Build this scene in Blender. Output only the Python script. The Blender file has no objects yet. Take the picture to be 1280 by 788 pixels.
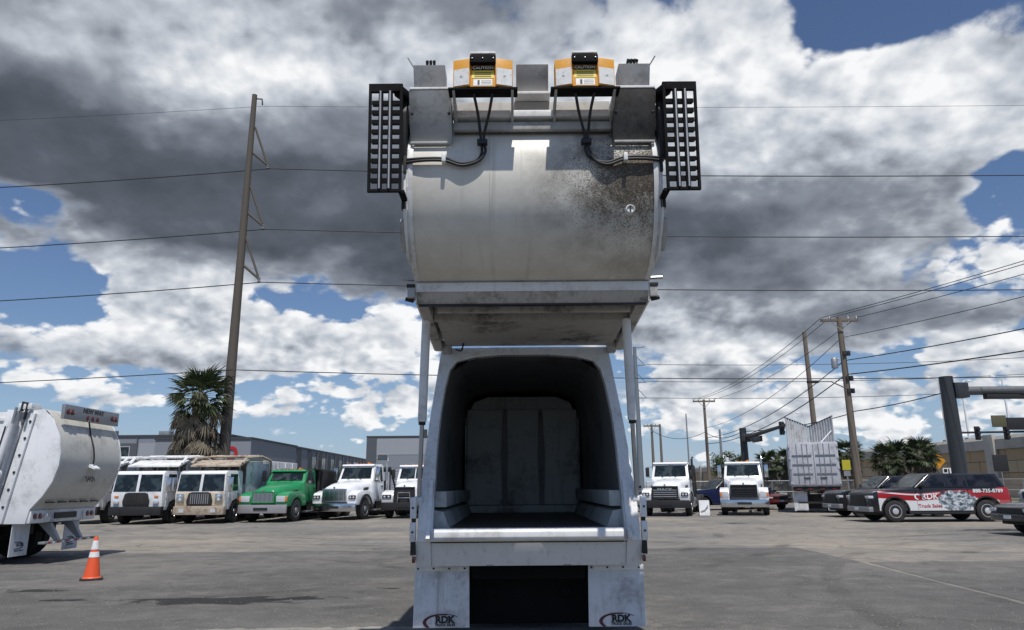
import bpy, bmesh, math, random
from math import radians, sin, cos, pi
from mathutils import Vector, Matrix

S = bpy.context.scene
COL = S.collection

# ---------------------------------------------------------------- camera
CAM_H = 1.55
cam = bpy.data.cameras.new('camera')
cam.sensor_width = 36.0
cam.lens = 24.98
cam.clip_start = 0.1
cam.clip_end = 6000
camo = bpy.data.objects.new('camera', cam)
COL.objects.link(camo)
camo.location = (0, 0, CAM_H)
camo.rotation_euler = (Matrix.Rotation(radians(90 + 13.55), 4, 'X') @ Matrix.Rotation(radians(-0.45), 4, 'Z')).to_euler()   # hand-held: a slight roll
S.camera = camo
S.render.resolution_x = 1024
S.render.resolution_y = 630

# ---------------------------------------------------------------- light
SUN_EL, SUN_AZ = 65.3, 171.0          # azimuth clockwise from +Y (behind the camera, a little right)
sd = Vector((sin(radians(SUN_AZ)) * cos(radians(SUN_EL)), cos(radians(SUN_AZ)) * cos(radians(SUN_EL)), sin(radians(SUN_EL))))
sun = bpy.data.lights.new('sun', 'SUN')
sun.energy = 4.2
sun.angle = radians(0.53)
sun.color = (1.0, 0.96, 0.9)
suno = bpy.data.objects.new('sun', sun)
COL.objects.link(suno)
suno.rotation_euler = sd.to_track_quat('Z', 'Y').to_euler()
suno.location = (0, -20, 60)

S.view_settings.view_transform = 'Standard'
S.view_settings.look = 'None'
S.view_settings.exposure = 0.0
S.view_settings.gamma = 1.0

# ---------------------------------------------------------------- node helper
class G:
    """tiny node-graph writer: values are sockets or floats"""
    def __init__(s, tree):
        s.t = tree
    def n(s, typ, **kw):
        nd = s.t.nodes.new(typ)
        for k, v in kw.items():
            setattr(nd, k, v)
        return nd
    def put(s, sock, v):
        if isinstance(v, bpy.types.NodeSocket):
            s.t.links.new(v, sock)
        else:
            sock.default_value = v
    def m(s, op, a, b=0.0, c=0.0, clamp=False):
        nd = s.n('ShaderNodeMath', operation=op, use_clamp=clamp)
        s.put(nd.inputs[0], a); s.put(nd.inputs[1], b); s.put(nd.inputs[2], c)
        return nd.outputs[0]
    def add(s, a, b): return s.m('ADD', a, b)
    def sub(s, a, b): return s.m('SUBTRACT', a, b)
    def mul(s, a, b): return s.m('MULTIPLY', a, b)
    def mad(s, a, b, c): return s.m('MULTIPLY_ADD', a, b, c)
    def vm(s, op, a, b=(0, 0, 0), c=(0, 0, 0), scale=None):
        nd = s.n('ShaderNodeVectorMath', operation=op)
        s.put(nd.inputs[0], a); s.put(nd.inputs[1], b)
        if op == 'MULTIPLY_ADD': s.put(nd.inputs[2], c)
        if scale is not None: s.put(nd.inputs['Scale'], scale)
        return nd.outputs['Value'] if op in ('DOT_PRODUCT', 'LENGTH', 'DISTANCE') else nd.outputs[0]
    def xyz(s, x, y, z):
        nd = s.n('ShaderNodeCombineXYZ')
        for i, v in enumerate((x, y, z)): s.put(nd.inputs[i], v)
        return nd.outputs[0]
    def sep(s, v):
        nd = s.n('ShaderNodeSeparateXYZ'); s.put(nd.inputs[0], v)
        return nd.outputs
    def noise(s, v, scale, detail=4.0, rough=0.5, lac=2.0, dist=0.0, color=False):
        nd = s.n('ShaderNodeTexNoise')
        s.put(nd.inputs['Vector'], v)
        for k, x in (('Scale', scale), ('Detail', detail), ('Roughness', rough), ('Lacunarity', lac), ('Distortion', dist)):
            s.put(nd.inputs[k], x)
        return nd.outputs['Color' if color else 'Fac']
    def voro(s, v, scale, feature='F1', rnd=1.0, out='Distance'):
        nd = s.n('ShaderNodeTexVoronoi', feature=feature)
        s.put(nd.inputs['Vector'], v); s.put(nd.inputs['Scale'], scale); s.put(nd.inputs['Randomness'], rnd)
        return nd.outputs[out]
    def ramp(s, x, a, b, lo=0.0, hi=1.0, smooth=True):
        nd = s.n('ShaderNodeMapRange', interpolation_type='SMOOTHSTEP' if smooth else 'LINEAR')
        s.put(nd.inputs['Value'], x); s.put(nd.inputs['From Min'], a); s.put(nd.inputs['From Max'], b)
        s.put(nd.inputs['To Min'], lo); s.put(nd.inputs['To Max'], hi)
        return nd.outputs['Result']
    def mix(s, f, a, b):
        nd = s.n('ShaderNodeMix', data_type='RGBA')
        s.put(nd.inputs['Factor'], f)
        for k, v in ((6, a), (7, b)):
            if isinstance(v, tuple) and len(v) == 3: v = v + (1.0,)
            s.put(nd.inputs[k], v)
        return nd.outputs[2]

# ---------------------------------------------------------------- sky: clear air plus a broken cumulus deck
# masses of cloud and gaps: (azimuth, elevation, half width, half height in degrees, weight)
DECK = [
    (-16.5, 29.2, 33.4, 10.8, 1.1), (22.5, 22.2, 17.4, 7.0, 1.0), (20.4, 32.3, 7.0, 5.9, 0.7), (34.5, 25.3, 9.2, 4.8, 0.9), (-2.7, 17.7, 10.6, 3.8, 0.7),
    (14.5, 16.4, 12.5, 4.3, 0.8), (19.8, 12.9, 9.4, 1.8, 0.4), (-29.4, 19.7, 17.2, 4.2, 0.75), (-13.9, 18.5, 9.6, 3.1, 0.5), (29.5, 11.0, 7.5, 1.7, 0.9),
    (30.4, 33.0, 5.2, 2.5, -2.0), (37.2, 19.5, 2.2, 2.1, -1.6), (-36.3, 18.9, 2.0, 1.2, -1.2), (-34.2, 13.4, 4.2, 2.0, -1.2), (-14.3, 12.9, 6.8, 2.1, -1.1),
    (26.3, 29.5, 0.8, 2.2, -0.5),
]
HEAP = [
    (-26.6, 13.8, 8.5, 5.1, 1.45), (-17.2, 10.9, 6.0, 3.1, 0.9), (-34.5, 9.0, 4.0, 2.4, 0.6), (-9.1, 11.2, 5.5, 4.8, 1.0), (14.7, 10.1, 5.2, 4.7, 1.0),
    (35.3, 14.3, 4.1, 4.2, 0.9), (31.1, 8.3, 7.2, 2.3, 0.7), (19.8, 6.2, 10.2, 1.8, 0.6), (-28.0, 6.8, 4.5, 0.6, 0.45), (-19.2, 5.8, 3.5, 0.8, 0.6),
    (-9.6, 6.0, 2.8, 1.5, 0.7), (-16.2, 3.4, 4.1, 0.6, 0.45), (-29.8, 5.2, 1.8, 0.8, 0.55), (-14.6, 7.3, 1.3, 0.8, 0.5), (28.1, 3.8, 9.9, 1.4, 0.45),
    (-34.5, 13.9, 3.4, 2.4, -1.3), (-15.6, 14.4, 4.9, 1.5, -0.8), (11.1, 12.8, 1.3, 3.2, -0.9), (-23.6, 4.0, 15.9, 1.2, -0.55), (-21.0, 6.5, 16.6, 0.6, -0.2),
    (-13.4, 8.5, 5.5, 0.9, -0.6), (26.6, 8.4, 3.1, 0.9, -0.6), (-24.4, 7.8, 13.9, 0.6, -0.5), (10.0, 4.1, 1.9, 3.7, -0.3),
]
DARK = [
    (-29.4, 24.2, 11.8, 3.2, 0.3), (-34.2, 31.3, 8.6, 2.2, 0.35), (-28.2, 18.5, 12.2, 2.3, 0.75), (-10.8, 21.2, 11.8, 3.7, 0.4), (-22.3, 22.0, 24.1, 5.0, 1.0),
    (-30.7, 21.2, 11.3, 3.2, 0.45), (-36.6, 24.2, 5.5, 4.0, 0.45), (0.2, 36.9, 16.6, 2.4, 0.6), (13.5, 19.6, 12.7, 3.7, 0.8), (23.5, 20.6, 6.9, 3.2, 0.4),
    (-2.7, 17.7, 10.0, 3.2, 0.6), (20.0, 15.3, 9.4, 1.6, 0.6), (29.0, 11.3, 7.6, 1.2, 0.55), (20.2, 11.3, 5.2, 1.3, 0.2), (-26.7, 30.0, 8.7, 2.7, -0.4),
    (-5.6, 33.5, 5.0, 2.3, -0.4), (16.9, 30.1, 6.5, 4.6, -0.8), (31.4, 25.6, 9.3, 3.2, -0.8), (-25.8, 16.2, 6.6, 1.7, -0.4),
]
BASE = [
    (-27.7, 9.0, 9.7, 0.9, 0.6), (-10.3, 8.0, 5.0, 0.6, 0.4), (14.5, 7.7, 5.4, 0.9, 0.5), (19.6, 5.0, 9.1, 0.6, 0.35), (-29.9, 6.1, 4.4, 0.5, 0.4),
    (30.4, 6.7, 7.2, 0.8, 0.4), (-25.4, 12.1, 6.4, 1.8, 0.18), (-9.6, 4.5, 3.8, 0.5, 0.4), (-18.1, 5.2, 4.0, 0.4, 0.4),
]
SKY_TINT = (0.74, 0.80, 0.92)

def build_world():
    w = bpy.data.worlds.new('World')
    S.world = w
    w.use_nodes = True
    w.cycles.sampling_method = 'MANUAL'
    w.cycles.sample_map_resolution = 256
    t = w.node_tree
    t.nodes.clear()
    g = G(t)
    out = g.n('ShaderNodeOutputWorld')
    bg = g.n('ShaderNodeBackground')
    bg.inputs['Strength'].default_value = 0.1
    t.links.new(bg.outputs[0], out.inputs[0])
    sky = g.n('ShaderNodeTexSky', sky_type='NISHITA')
    sky.sun_disc = False
    sky.sun_elevation = radians(SUN_EL)
    sky.sun_rotation = radians(SUN_AZ)
    sky.altitude = 10
    sky.air_density = 1.0
    sky.dust_density = 0.4
    sky.ozone_density = 2.0
    tc = g.n('ShaderNodeTexCoord')
    d = tc.outputs['Generated']
    x, y, z = g.sep(d)
    zc = g.m('MAXIMUM', z, 0.0)
    k = g.m('DIVIDE', 1.0, g.add(zc, 0.30))      # clouds get smaller and flatter towards the horizon
    p = g.vm('SCALE', d, scale=k)
    ph = g.vm('SCALE', g.vm('MULTIPLY', d, (1, 1, 1.15)), scale=g.m('DIVIDE', 1.75, g.add(zc, 0.75)))
    az = g.mul(g.m('ARCTAN2', x, y), 180 / pi)
    el = g.mul(g.m('ARCSINE', z), 180 / pi)
    ae = g.xyz(az, el, 0.0)
    wn = g.noise(p, 3.2, 4, 0.55, color=True)
    wv = g.vm('SUBTRACT', wn, (0.5, 0.5, 0.5))
    def field(lst, base, amp):
        v = g.vm('MULTIPLY_ADD', wv, amp, ae)
        acc = base
        for a, e, rx, ry, wt in lst:
            q = g.vm('MULTIPLY', g.vm('SUBTRACT', v, (a, e, 0)), (0.9 / rx, 0.9 / ry, 0))
            acc = g.mad(g.m('POWER', 2.718, g.mul(g.vm('DOT_PRODUCT', q, q), -1.0)), wt, acc)
        return acc
    def ridge(v, s, det):
        nd = g.n('ShaderNodeTexNoise', noise_type='RIDGED_MULTIFRACTAL', normalize=False)
        g.put(nd.inputs['Vector'], v)
        for kk, xx in (('Scale', s), ('Detail', det), ('Roughness', 0.5), ('Lacunarity', 2.1), ('Offset', 0.9), ('Gain', 1.2)):
            g.put(nd.inputs[kk], xx)
        return nd.outputs['Fac']
    # ---- far heaps of cumulus: crisp rounded lumps, white shoulders, grey flat bases
    def lumps(v, det):
        n = g.noise(v, 6.0, det, 0.56, 2.05)
        c1 = g.voro(g.vm('MULTIPLY_ADD', wv, (.16, .16, .16), v), 14.0)
        c2 = g.voro(g.vm('MULTIPLY_ADD', wv, (.10, .10, .10), v), 33.0)
        return g.mad(c2, -0.16, g.mad(c1, -0.30, n))
    h0 = lumps(ph, 8)
    h1 = lumps(g.vm('ADD', ph, (0.012, -0.02, 0.05)), 4)
    band = g.mul(g.ramp(el, 0.5, 3.5), g.ramp(el, 14.0, 7.0))
    hc = field(HEAP, g.mad(band, 0.17, 0.02), (7, 3.5, 0))
    hd = g.mad(g.sub(h0, 0.27), 2.4, g.sub(hc, 0.50))
    ha = g.ramp(hd, -0.04, 0.26)
    base = field(BASE, 0.0, (6, 2.0, 0))
    hl = g.mul(g.sub(h0, h1), 0.95)
    hb = g.sub(g.add(g.mad(g.ramp(hd, 0.0, 0.9), -0.13, 0.97), hl), g.mul(base, 0.50))
    # ---- the near deck: soft, grey underneath, torn bright edges
    m0 = g.noise(p, 3.6, 8, 0.55, 2.1, 0.25)
    m1 = g.noise(g.vm('ADD', p, (0.02, -0.03, 0.07)), 3.6, 4, 0.55, 2.1, 0.25)
    dc = field(DECK, 0.16, (9, 5, 0))
    dd = g.add(g.mad(g.sub(m0, 0.5), 2.0, g.sub(dc, 0.42)), g.mul(g.sub(h0, 0.27), 0.9))
    da = g.ramp(dd, -0.03, 0.30)
    big = g.sub(g.noise(p, 2.9, 6, 0.55), 0.5)
    dk = g.add(g.mad(big, 1.7, 0.08), g.mul(field(DARK, 0.0, (10, 5, 0)), 0.80))
    dk = g.mul(g.ramp(dk, -0.05, 1.0, smooth=False), g.ramp(dd, 0.0, 0.7, 0.35, 1.0))
    dl = g.add(g.mul(g.sub(m0, m1), g.ramp(dk, 0.0, 0.8, 1.2, 0.5)), g.mul(g.sub(h0, h1), g.ramp(dk, 0.0, 0.9, 0.60, 0.16)))
    db = g.add(g.mad(dk, -0.58, 0.78), g.add(dl, g.mul(g.sub(m0, 0.5), -0.25)))
    # ---- colour
    def shade(b):
        b = g.m('MINIMUM', g.m('MAXIMUM', b, 0.0), 1.0)
        nd = g.n('ShaderNodeValToRGB')
        cr = nd.color_ramp
        cr.elements[0].position = 0.0; cr.elements[0].color = (0.050, 0.058, 0.074, 1)
        cr.elements[1].position = 1.0; cr.elements[1].color = (0.94, 0.95, 0.96, 1)
        for pos, c in ((0.25, (0.105, 0.122, 0.152)), (0.5, (0.25, 0.28, 0.33)), (0.75, (0.56, 0.60, 0.66))):
            e = cr.elements.new(pos); e.color = c + (1,)
        t.links.new(b, nd.inputs[0])
        return g.vm('SCALE', nd.outputs[0], scale=10.0)
    veil = g.ramp(zc, 0.0, 0.20, 0.50, 0.0)
    skyc = g.mix(veil, g.vm('MULTIPLY', sky.outputs[0], SKY_TINT), (3.0, 4.4, 6.6))
    col = g.mix(ha, skyc, shade(hb))
    col = g.mix(da, col, shade(db))
    col = g.mix(g.ramp(zc, 0.0, 0.07, 0.30, 0.0), col, (4.4, 5.5, 6.8))
    t.links.new(col, bg.inputs['Color'])

build_world()

# ---------------------------------------------------------------- materials
MATS = {}
def pmat(name, base, rough=0.5, metal=0.0, var=0.12, vs=3.0, dirt=0.0, dirtcol=(0.10, 0.085, 0.065), ds=2.5,
         streak=0.0, bump=0.0, bs=40.0, spec=0.5, coat=0.0, low=None):
    """paint / metal / rubber with tone variation, blotchy grime, run-down streaks and fine relief"""
    if name in MATS: return MATS[name]
    m = bpy.data.materials.new(name); m.use_nodes = True
    t = m.node_tree; g = G(t)
    b = t.nodes['Principled BSDF']
    tc = g.n('ShaderNodeTexCoord'); o = tc.outputs['Object']
    c = base + (1.0,)
    n1 = g.noise(o, vs, 5, 0.6)
    col = g.mix(n1, tuple(x * (1 - var) for x in base), tuple(min(1, x * (1 + var)) for x in base))
    if dirt:
        dn = g.ramp(g.add(g.noise(o, ds, 8, 0.68), g.mul(g.noise(o, ds * 9, 3, 0.6), 0.25)), 0.58, 0.85)
        if low is not None:
            zz = g.sep(o)[2]
            dn = g.m('MINIMUM', g.add(dn, g.mul(g.ramp(zz, low + 0.55, low), g.noise(o, ds * 2, 5, 0.6))), 1.0)
        col = g.mix(g.mul(dn, dirt), col, dirtcol)
    if streak:
        sv = g.vm('MULTIPLY', o, (16, 16, 0.9))
        sn = g.ramp(g.noise(sv, 1.0, 6, 0.65), 0.52, 0.8)
        col = g.mix(g.mul(sn, streak), col, dirtcol)
    t.links.new(col, b.inputs['Base Color'])
    g.put(b.inputs['Roughness'], g.ramp(n1, 0.2, 0.8, max(0.02, rough - 0.08), min(1, rough + 0.1)))
    b.inputs['Metallic'].default_value = metal
    b.inputs['Specular IOR Level'].default_value = spec
    b.inputs['Coat Weight'].default_value = coat
    b.inputs['Coat Roughness'].default_value = 0.08
    if bump:
        bn = g.n('ShaderNodeBump'); bn.inputs['Strength'].default_value = bump; bn.inputs['Distance'].default_value = 0.02
        g.put(bn.inputs['Height'], g.noise(o, bs, 6, 0.6)); t.links.new(bn.outputs[0], b.inputs['Normal'])
    MATS[name] = m
    return m

def glass_mat(name, tint=(0.010, 0.015, 0.016)):
    m = bpy.data.materials.new(name); m.use_nodes = True
    b = m.node_tree.nodes['Principled BSDF']
    g = G(m.node_tree); o = g.n('ShaderNodeTexCoord').outputs['Object']
    # dim shapes of seats and dash behind the pane
    col = g.mix(g.ramp(g.noise(o, 2.6, 3, 0.5), 0.45, 0.62), tint, tuple(x * 3.2 + .004 for x in tint))
    m.node_tree.links.new(col, b.inputs['Base Color'])
    b.inputs['Roughness'].default_value = 0.06
    b.inputs['Specular IOR Level'].default_value = 0.5
    MATS[name] = m
    return m

WHITE = pmat('white_paint', (0.80, 0.81, 0.82), 0.32, var=0.04, dirt=0.35, ds=1.8, streak=0.10, coat=0.3)
WHITE2 = pmat('white_body_paint', (0.72, 0.725, 0.72), 0.6, var=0.06, dirt=0.55, ds=1.6, streak=0.35)
CREAM = pmat('worn_cream_paint', (0.64, 0.56, 0.42), 0.5, var=0.12, dirt=0.75, dirtcol=(0.16, 0.08, 0.035), ds=3.0, streak=0.35)
RUSTY = pmat('rusty_panel', (0.42, 0.36, 0.28), 0.7, var=0.2, dirt=0.9, dirtcol=(0.13, 0.055, 0.02), ds=3.5, streak=0.5)
GREEN = pmat('green_paint', (0.020, 0.25, 0.09), 0.35, var=0.12, dirt=0.25, ds=2.0, coat=0.3)
BLACK = pmat('black_paint', (0.012, 0.012, 0.014), 0.3, var=0.2, coat=0.5)
SATIN = pmat('black_plastic', (0.018, 0.018, 0.019), 0.55, var=0.2)
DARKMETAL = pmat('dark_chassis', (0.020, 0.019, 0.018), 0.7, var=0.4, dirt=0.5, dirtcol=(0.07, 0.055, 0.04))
RUBBER = pmat('tyre_rubber', (0.02, 0.02, 0.021), 0.85, var=0.3, dirt=0.4, dirtcol=(0.10, 0.09, 0.08), ds=5)
CHROME = pmat('chrome', (0.62, 0.63, 0.65), 0.18, metal=1.0, var=0.05)
STEEL = pmat('brushed_steel', (0.45, 0.46, 0.47), 0.35, metal=0.9, var=0.1)
GALV = pmat('galvanised_steel', (0.34, 0.35, 0.36), 0.5, metal=0.6, var=0.15)
GLASS = glass_mat('window_glass')
DGLASS = glass_mat('tinted_glass', (0.006, 0.006, 0.008))
LENS = pmat('headlamp_lens', (0.55, 0.57, 0.6), 0.08, var=0.1, coat=1.0)
REDLENS = pmat('red_lens', (0.11, 0.008, 0.008), 0.2, var=0.1, coat=0.8)
AMBER = pmat('amber_lens', (0.75, 0.22, 0.02), 0.2, var=0.1, coat=0.8)
WOOD = pmat('weathered_pole_wood', (0.17, 0.14, 0.11), 0.9, var=0.3, vs=2.0, streak=0.5, dirtcol=(0.06, 0.05, 0.04), bump=0.4)
CONCPOLE = pmat('spun_concrete_pole', (0.095, 0.082, 0.067), 0.85, var=0.2, vs=1.0, streak=0.4, dirtcol=(0.09, 0.08, 0.07))
WIRE = pmat('cable', (0.02, 0.02, 0.022), 0.6, var=0.1)
STAINED = pmat('stained_concrete', (0.42, 0.40, 0.36), 0.9, var=0.12, vs=0.6, streak=0.3, dirt=0.3, ds=0.5, bump=0.1, bs=8)
INKBLK = pmat('black_print', (0.01, 0.01, 0.011), 0.5, var=0.1)
INKRED = pmat('red_print', (0.42, 0.012, 0.018), 0.45, var=0.1)
INKWHT = pmat('white_print', (0.82, 0.82, 0.82), 0.45, var=0.03)

# ---------------------------------------------------------------- mesh builder
class MB:
    def __init__(s, off=(0, 0, 0)):
        s.v = []; s.f = []; s.off = Vector(off)
    def add(s, vs, fs):
        n = len(s.v); s.v += [tuple(p) for p in vs]; s.f += [tuple(i + n for i in f) for f in fs]
        return s
    def box(s, x0, x1, y0, y1, z0, z1):
        return s.add([(x, y, z) for z in (z0, z1) for y in (y0, y1) for x in (x0, x1)],
                     [(0, 2, 3, 1), (4, 5, 7, 6), (0, 1, 5, 4), (2, 6, 7, 3), (0, 4, 6, 2), (1, 3, 7, 5)])
    def prism(s, pts, a, b, axis='x', sa=1.0, sb=1.0):
        """polygon pts in the two other axes, from a to b along axis"""
        def P(p, t):
            return {'x': (t, p[0], p[1]), 'y': (p[0], t, p[1]), 'z': (p[0], p[1], t)}[axis]
        n = len(pts)
        return s.add([P(p, a) for p in pts] + [P(p, b) for p in pts],
                     [tuple(range(n)), tuple(range(2 * n - 1, n - 1, -1))] + [(i, (i + 1) % n, n + (i + 1) % n, n + i) for i in range(n)])
    def loft(s, rings, closed=True, cap=True):
        n = len(rings[0]); fs = []
        for r in range(len(rings) - 1):
            for i in range(n if closed else n - 1):
                a, b = r * n + i, r * n + (i + 1) % n
                fs.append((a, b, b + n, a + n))
        if cap:
            fs.append(tuple(range(n))); fs.append(tuple(range(len(rings) * n - 1, (len(rings) - 1) * n - 1, -1)))
        return s.add([p for r in rings for p in r], fs)
    def tube(s, path, r, n=8, cap=True):
        path = [Vector(p) for p in path]; rings = []
        for i, p in enumerate(path):
            d = (path[min(i + 1, len(path) - 1)] - path[max(i - 1, 0)]).normalized()
            u = d.cross(Vector((0, 0, 1)))
            if u.length < 0.05: u = d.cross(Vector((1, 0, 0)))
            u.normalize(); w = d.cross(u)
            rr = r[i] if isinstance(r, (list, tuple)) else r
            rings.append([p + (u * cos(2 * pi * k / n) + w * sin(2 * pi * k / n)) * rr for k in range(n)])
        return s.loft(rings, True, cap)
    def lathe(s, prof, n=20, axis='z', c=(0, 0, 0)):
        """prof: (radius, height) pairs"""
        rings = []
        for r, h in prof:
            ring = []
            for k in range(n):
                a = 2 * pi * k / n; p = (r * cos(a), r * sin(a))
                q = {'z': (p[0], p[1], h), 'x': (h, p[0], p[1]), 'y': (p[0], h, p[1])}[axis]
                ring.append((q[0] + c[0], q[1] + c[1], q[2] + c[2]))
            rings.append(ring)
        return s.loft(rings, True, True)
    def frame(s, outer, inner, fn, a, b):
        """ring-shaped plate between two outlines of the same count; fn(p, t) -> 3d point"""
        n = len(outer)
        vs = [fn(p, t) for t in (a, b) for p in outer] + [fn(p, t) for t in (a, b) for p in inner]
        fs = []
        for i in range(n):
            j = (i + 1) % n
            fs += [(i, j, 2 * n + j, 2 * n + i), (n + j, n + i, 3 * n + i, 3 * n + j), (j, i, n + i, n + j), (2 * n + i, 2 * n + j, 3 * n + j, 3 * n + i)]
        return s.add(vs, fs)
    def mesh(s, name, mat, smooth=None, bevel=0.0, segs=2):
        me = bpy.data.meshes.new(name)
        o = s.off
        me.from_pydata([(v[0] + o[0], v[1] + o[1], v[2] + o[2]) for v in s.v], [], s.f)
        bm = bmesh.new(); bm.from_mesh(me)
        bmesh.ops.recalc_face_normals(bm, faces=bm.faces)
        if bevel:
            ed = [e for e in bm.edges if len(e.link_faces) == 2 and e.calc_face_angle(0) > radians(28)]
            try: bmesh.ops.bevel(bm, geom=ed, offset=bevel, segments=segs, profile=0.6, affect='EDGES', clamp_overlap=True)
            except Exception: pass
            if smooth is None: smooth = 40
        if smooth is not None:
            for f in bm.faces: f.smooth = True
            for e in bm.edges:
                if len(e.link_faces) == 2 and e.calc_face_angle(0) > radians(smooth): e.smooth = False
        bm.to_mesh(me); bm.free()
        if mat: me.materials.append(mat)
        return me
    def build(s, name, mat, parent=None, smooth=None, bevel=0.0, segs=2):
        return link(name, s.mesh(name, mat, smooth, bevel, segs), parent)

def link(name, me, parent=None, loc=(0, 0, 0), rot=(0, 0, 0), scale=(1, 1, 1)):
    o = bpy.data.objects.new(name, me); COL.objects.link(o)
    o.parent = parent; o.location = loc; o.rotation_euler = rot; o.scale = scale
    return o
def tag(o, label, cat, group=None, kind=None):
    if label: o['label'] = label
    if cat: o['category'] = cat
    if group: o['group'] = group
    if kind: o['kind'] = kind
    return o
def thing(name, label, cat, loc=(0, 0, 0), rz=0.0, group=None):
    o = bpy.data.objects.new(name, None); COL.objects.link(o)
    o.empty_display_size = 0.3
    o.location = loc; o.rotation_euler = (0, 0, rz)
    return tag(o, label, cat, group)
def struct(o):
    o['kind'] = 'structure'; return o
_copies = {}
def deep_copy(o, parent=None):
    c = o.copy(); COL.objects.link(c); c.parent = parent
    for ch in o.children: deep_copy(ch, c)
    return c
def box(name, mat, parent, x0, x1, y0, y1, z0, z1, bevel=0.0, off=(0, 0, 0)):
    return MB(off).box(x0, x1, y0, y1, z0, z1).build(name, mat, parent, bevel=bevel)

TXT = {}
def text(name, s, size, mat, parent, loc, rot, bold=0.0, sx=1.0, align='CENTER', depth=0.0015):
    key = (s, size, bold, sx, align, mat.name)
    if key not in TXT:
        cu = bpy.data.curves.new(name, 'FONT')
        cu.body = s; cu.size = size; cu.align_x = align; cu.align_y = 'CENTER'; cu.offset = bold; cu.extrude = depth
        cu.resolution_u = 3
        ob = bpy.data.objects.new('tmp', cu); COL.objects.link(ob)
        dg = bpy.context.evaluated_depsgraph_get(); dg.update()
        me = bpy.data.meshes.new_from_object(ob.evaluated_get(dg))
        me.transform(Matrix.Diagonal((sx, 1, 1, 1)))
        me.materials.clear(); me.materials.append(mat); me.name = name
        bpy.data.objects.remove(ob); bpy.data.curves.remove(cu)
        TXT[key] = me
    return link(name, TXT[key], parent, loc, rot)

def spline(pts, n=6):
    """Catmull-Rom through points"""
    P = [Vector(p) for p in pts]; P = [P[0] * 2 - P[1]] + P + [P[-1] * 2 - P[-2]]
    out = []
    for i in range(1, len(P) - 2):
        for k in range(n):
            t = k / n; a, b, c, d = P[i - 1], P[i], P[i + 1], P[i + 2]
            out.append(0.5 * ((2 * b) + (c - a) * t + (2 * a - 5 * b + 4 * c - d) * t * t + (3 * b - a - 3 * c + d) * t ** 3))
    out.append(P[-2])
    return out

# ---------------------------------------------------------------- wheels shared by every vehicle
WHEELS = {}
def wheel(parent, x, y, r, w, rim=STEEL, name='wheel'):
    """x is the tyre centre, its outer face on the side of sign(x)"""
    sgn = 1 if x > 0 else -1
    key = (r, w, rim.name, sgn)
    if key not in WHEELS:
        h = w / 2
        ty = MB().lathe([(r * .58, -h * .9), (r * .62, -h), (r * .9, -h), (r * .985, -h * .8), (r, -h * .5), (r * .985, -h * .12), (r, -h * .06), (r, h * .06), (r * .985, h * .12), (r, h * .5), (r * .985, h * .8), (r * .9, h), (r * .62, h), (r * .58, h * .9)], 28, 'x').mesh('tyre', RUBBER, smooth=35)
        q = h * sgn
        rm = MB().lathe([(r * .62, -q * .8), (r * .60, q * .92), (r * .55, q * .95), (r * .52, q * .6), (r * .30, q * .45), (r * .27, q * .98), (r * .16, q * 1.02), (r * .14, q * 1.1), (0.01, q * 1.1)], 24, 'x')
        for k in range(8):
            a = 2 * pi * k / 8
            rm.lathe([(r * .035, q * .4), (r * .035, q * .72), (0.004, q * .74)], 6, 'x', (0, r * .40 * cos(a), r * .40 * sin(a)))
        WHEELS[key] = (ty, rm.mesh('rim', rim, smooth=35))
    ty, rm = WHEELS[key]
    o = link(name, ty, parent, (x, y, r))
    link('rim', rm, o)
    return o
def duals(parent, y, r=0.51, xo=1.06, rim=STEEL):
    for s in (-1, 1):
        wheel(parent, s * xo, y, r, 0.27, rim)
        wheel(parent, s * (xo - 0.32), y, r, 0.27, rim)

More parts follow.
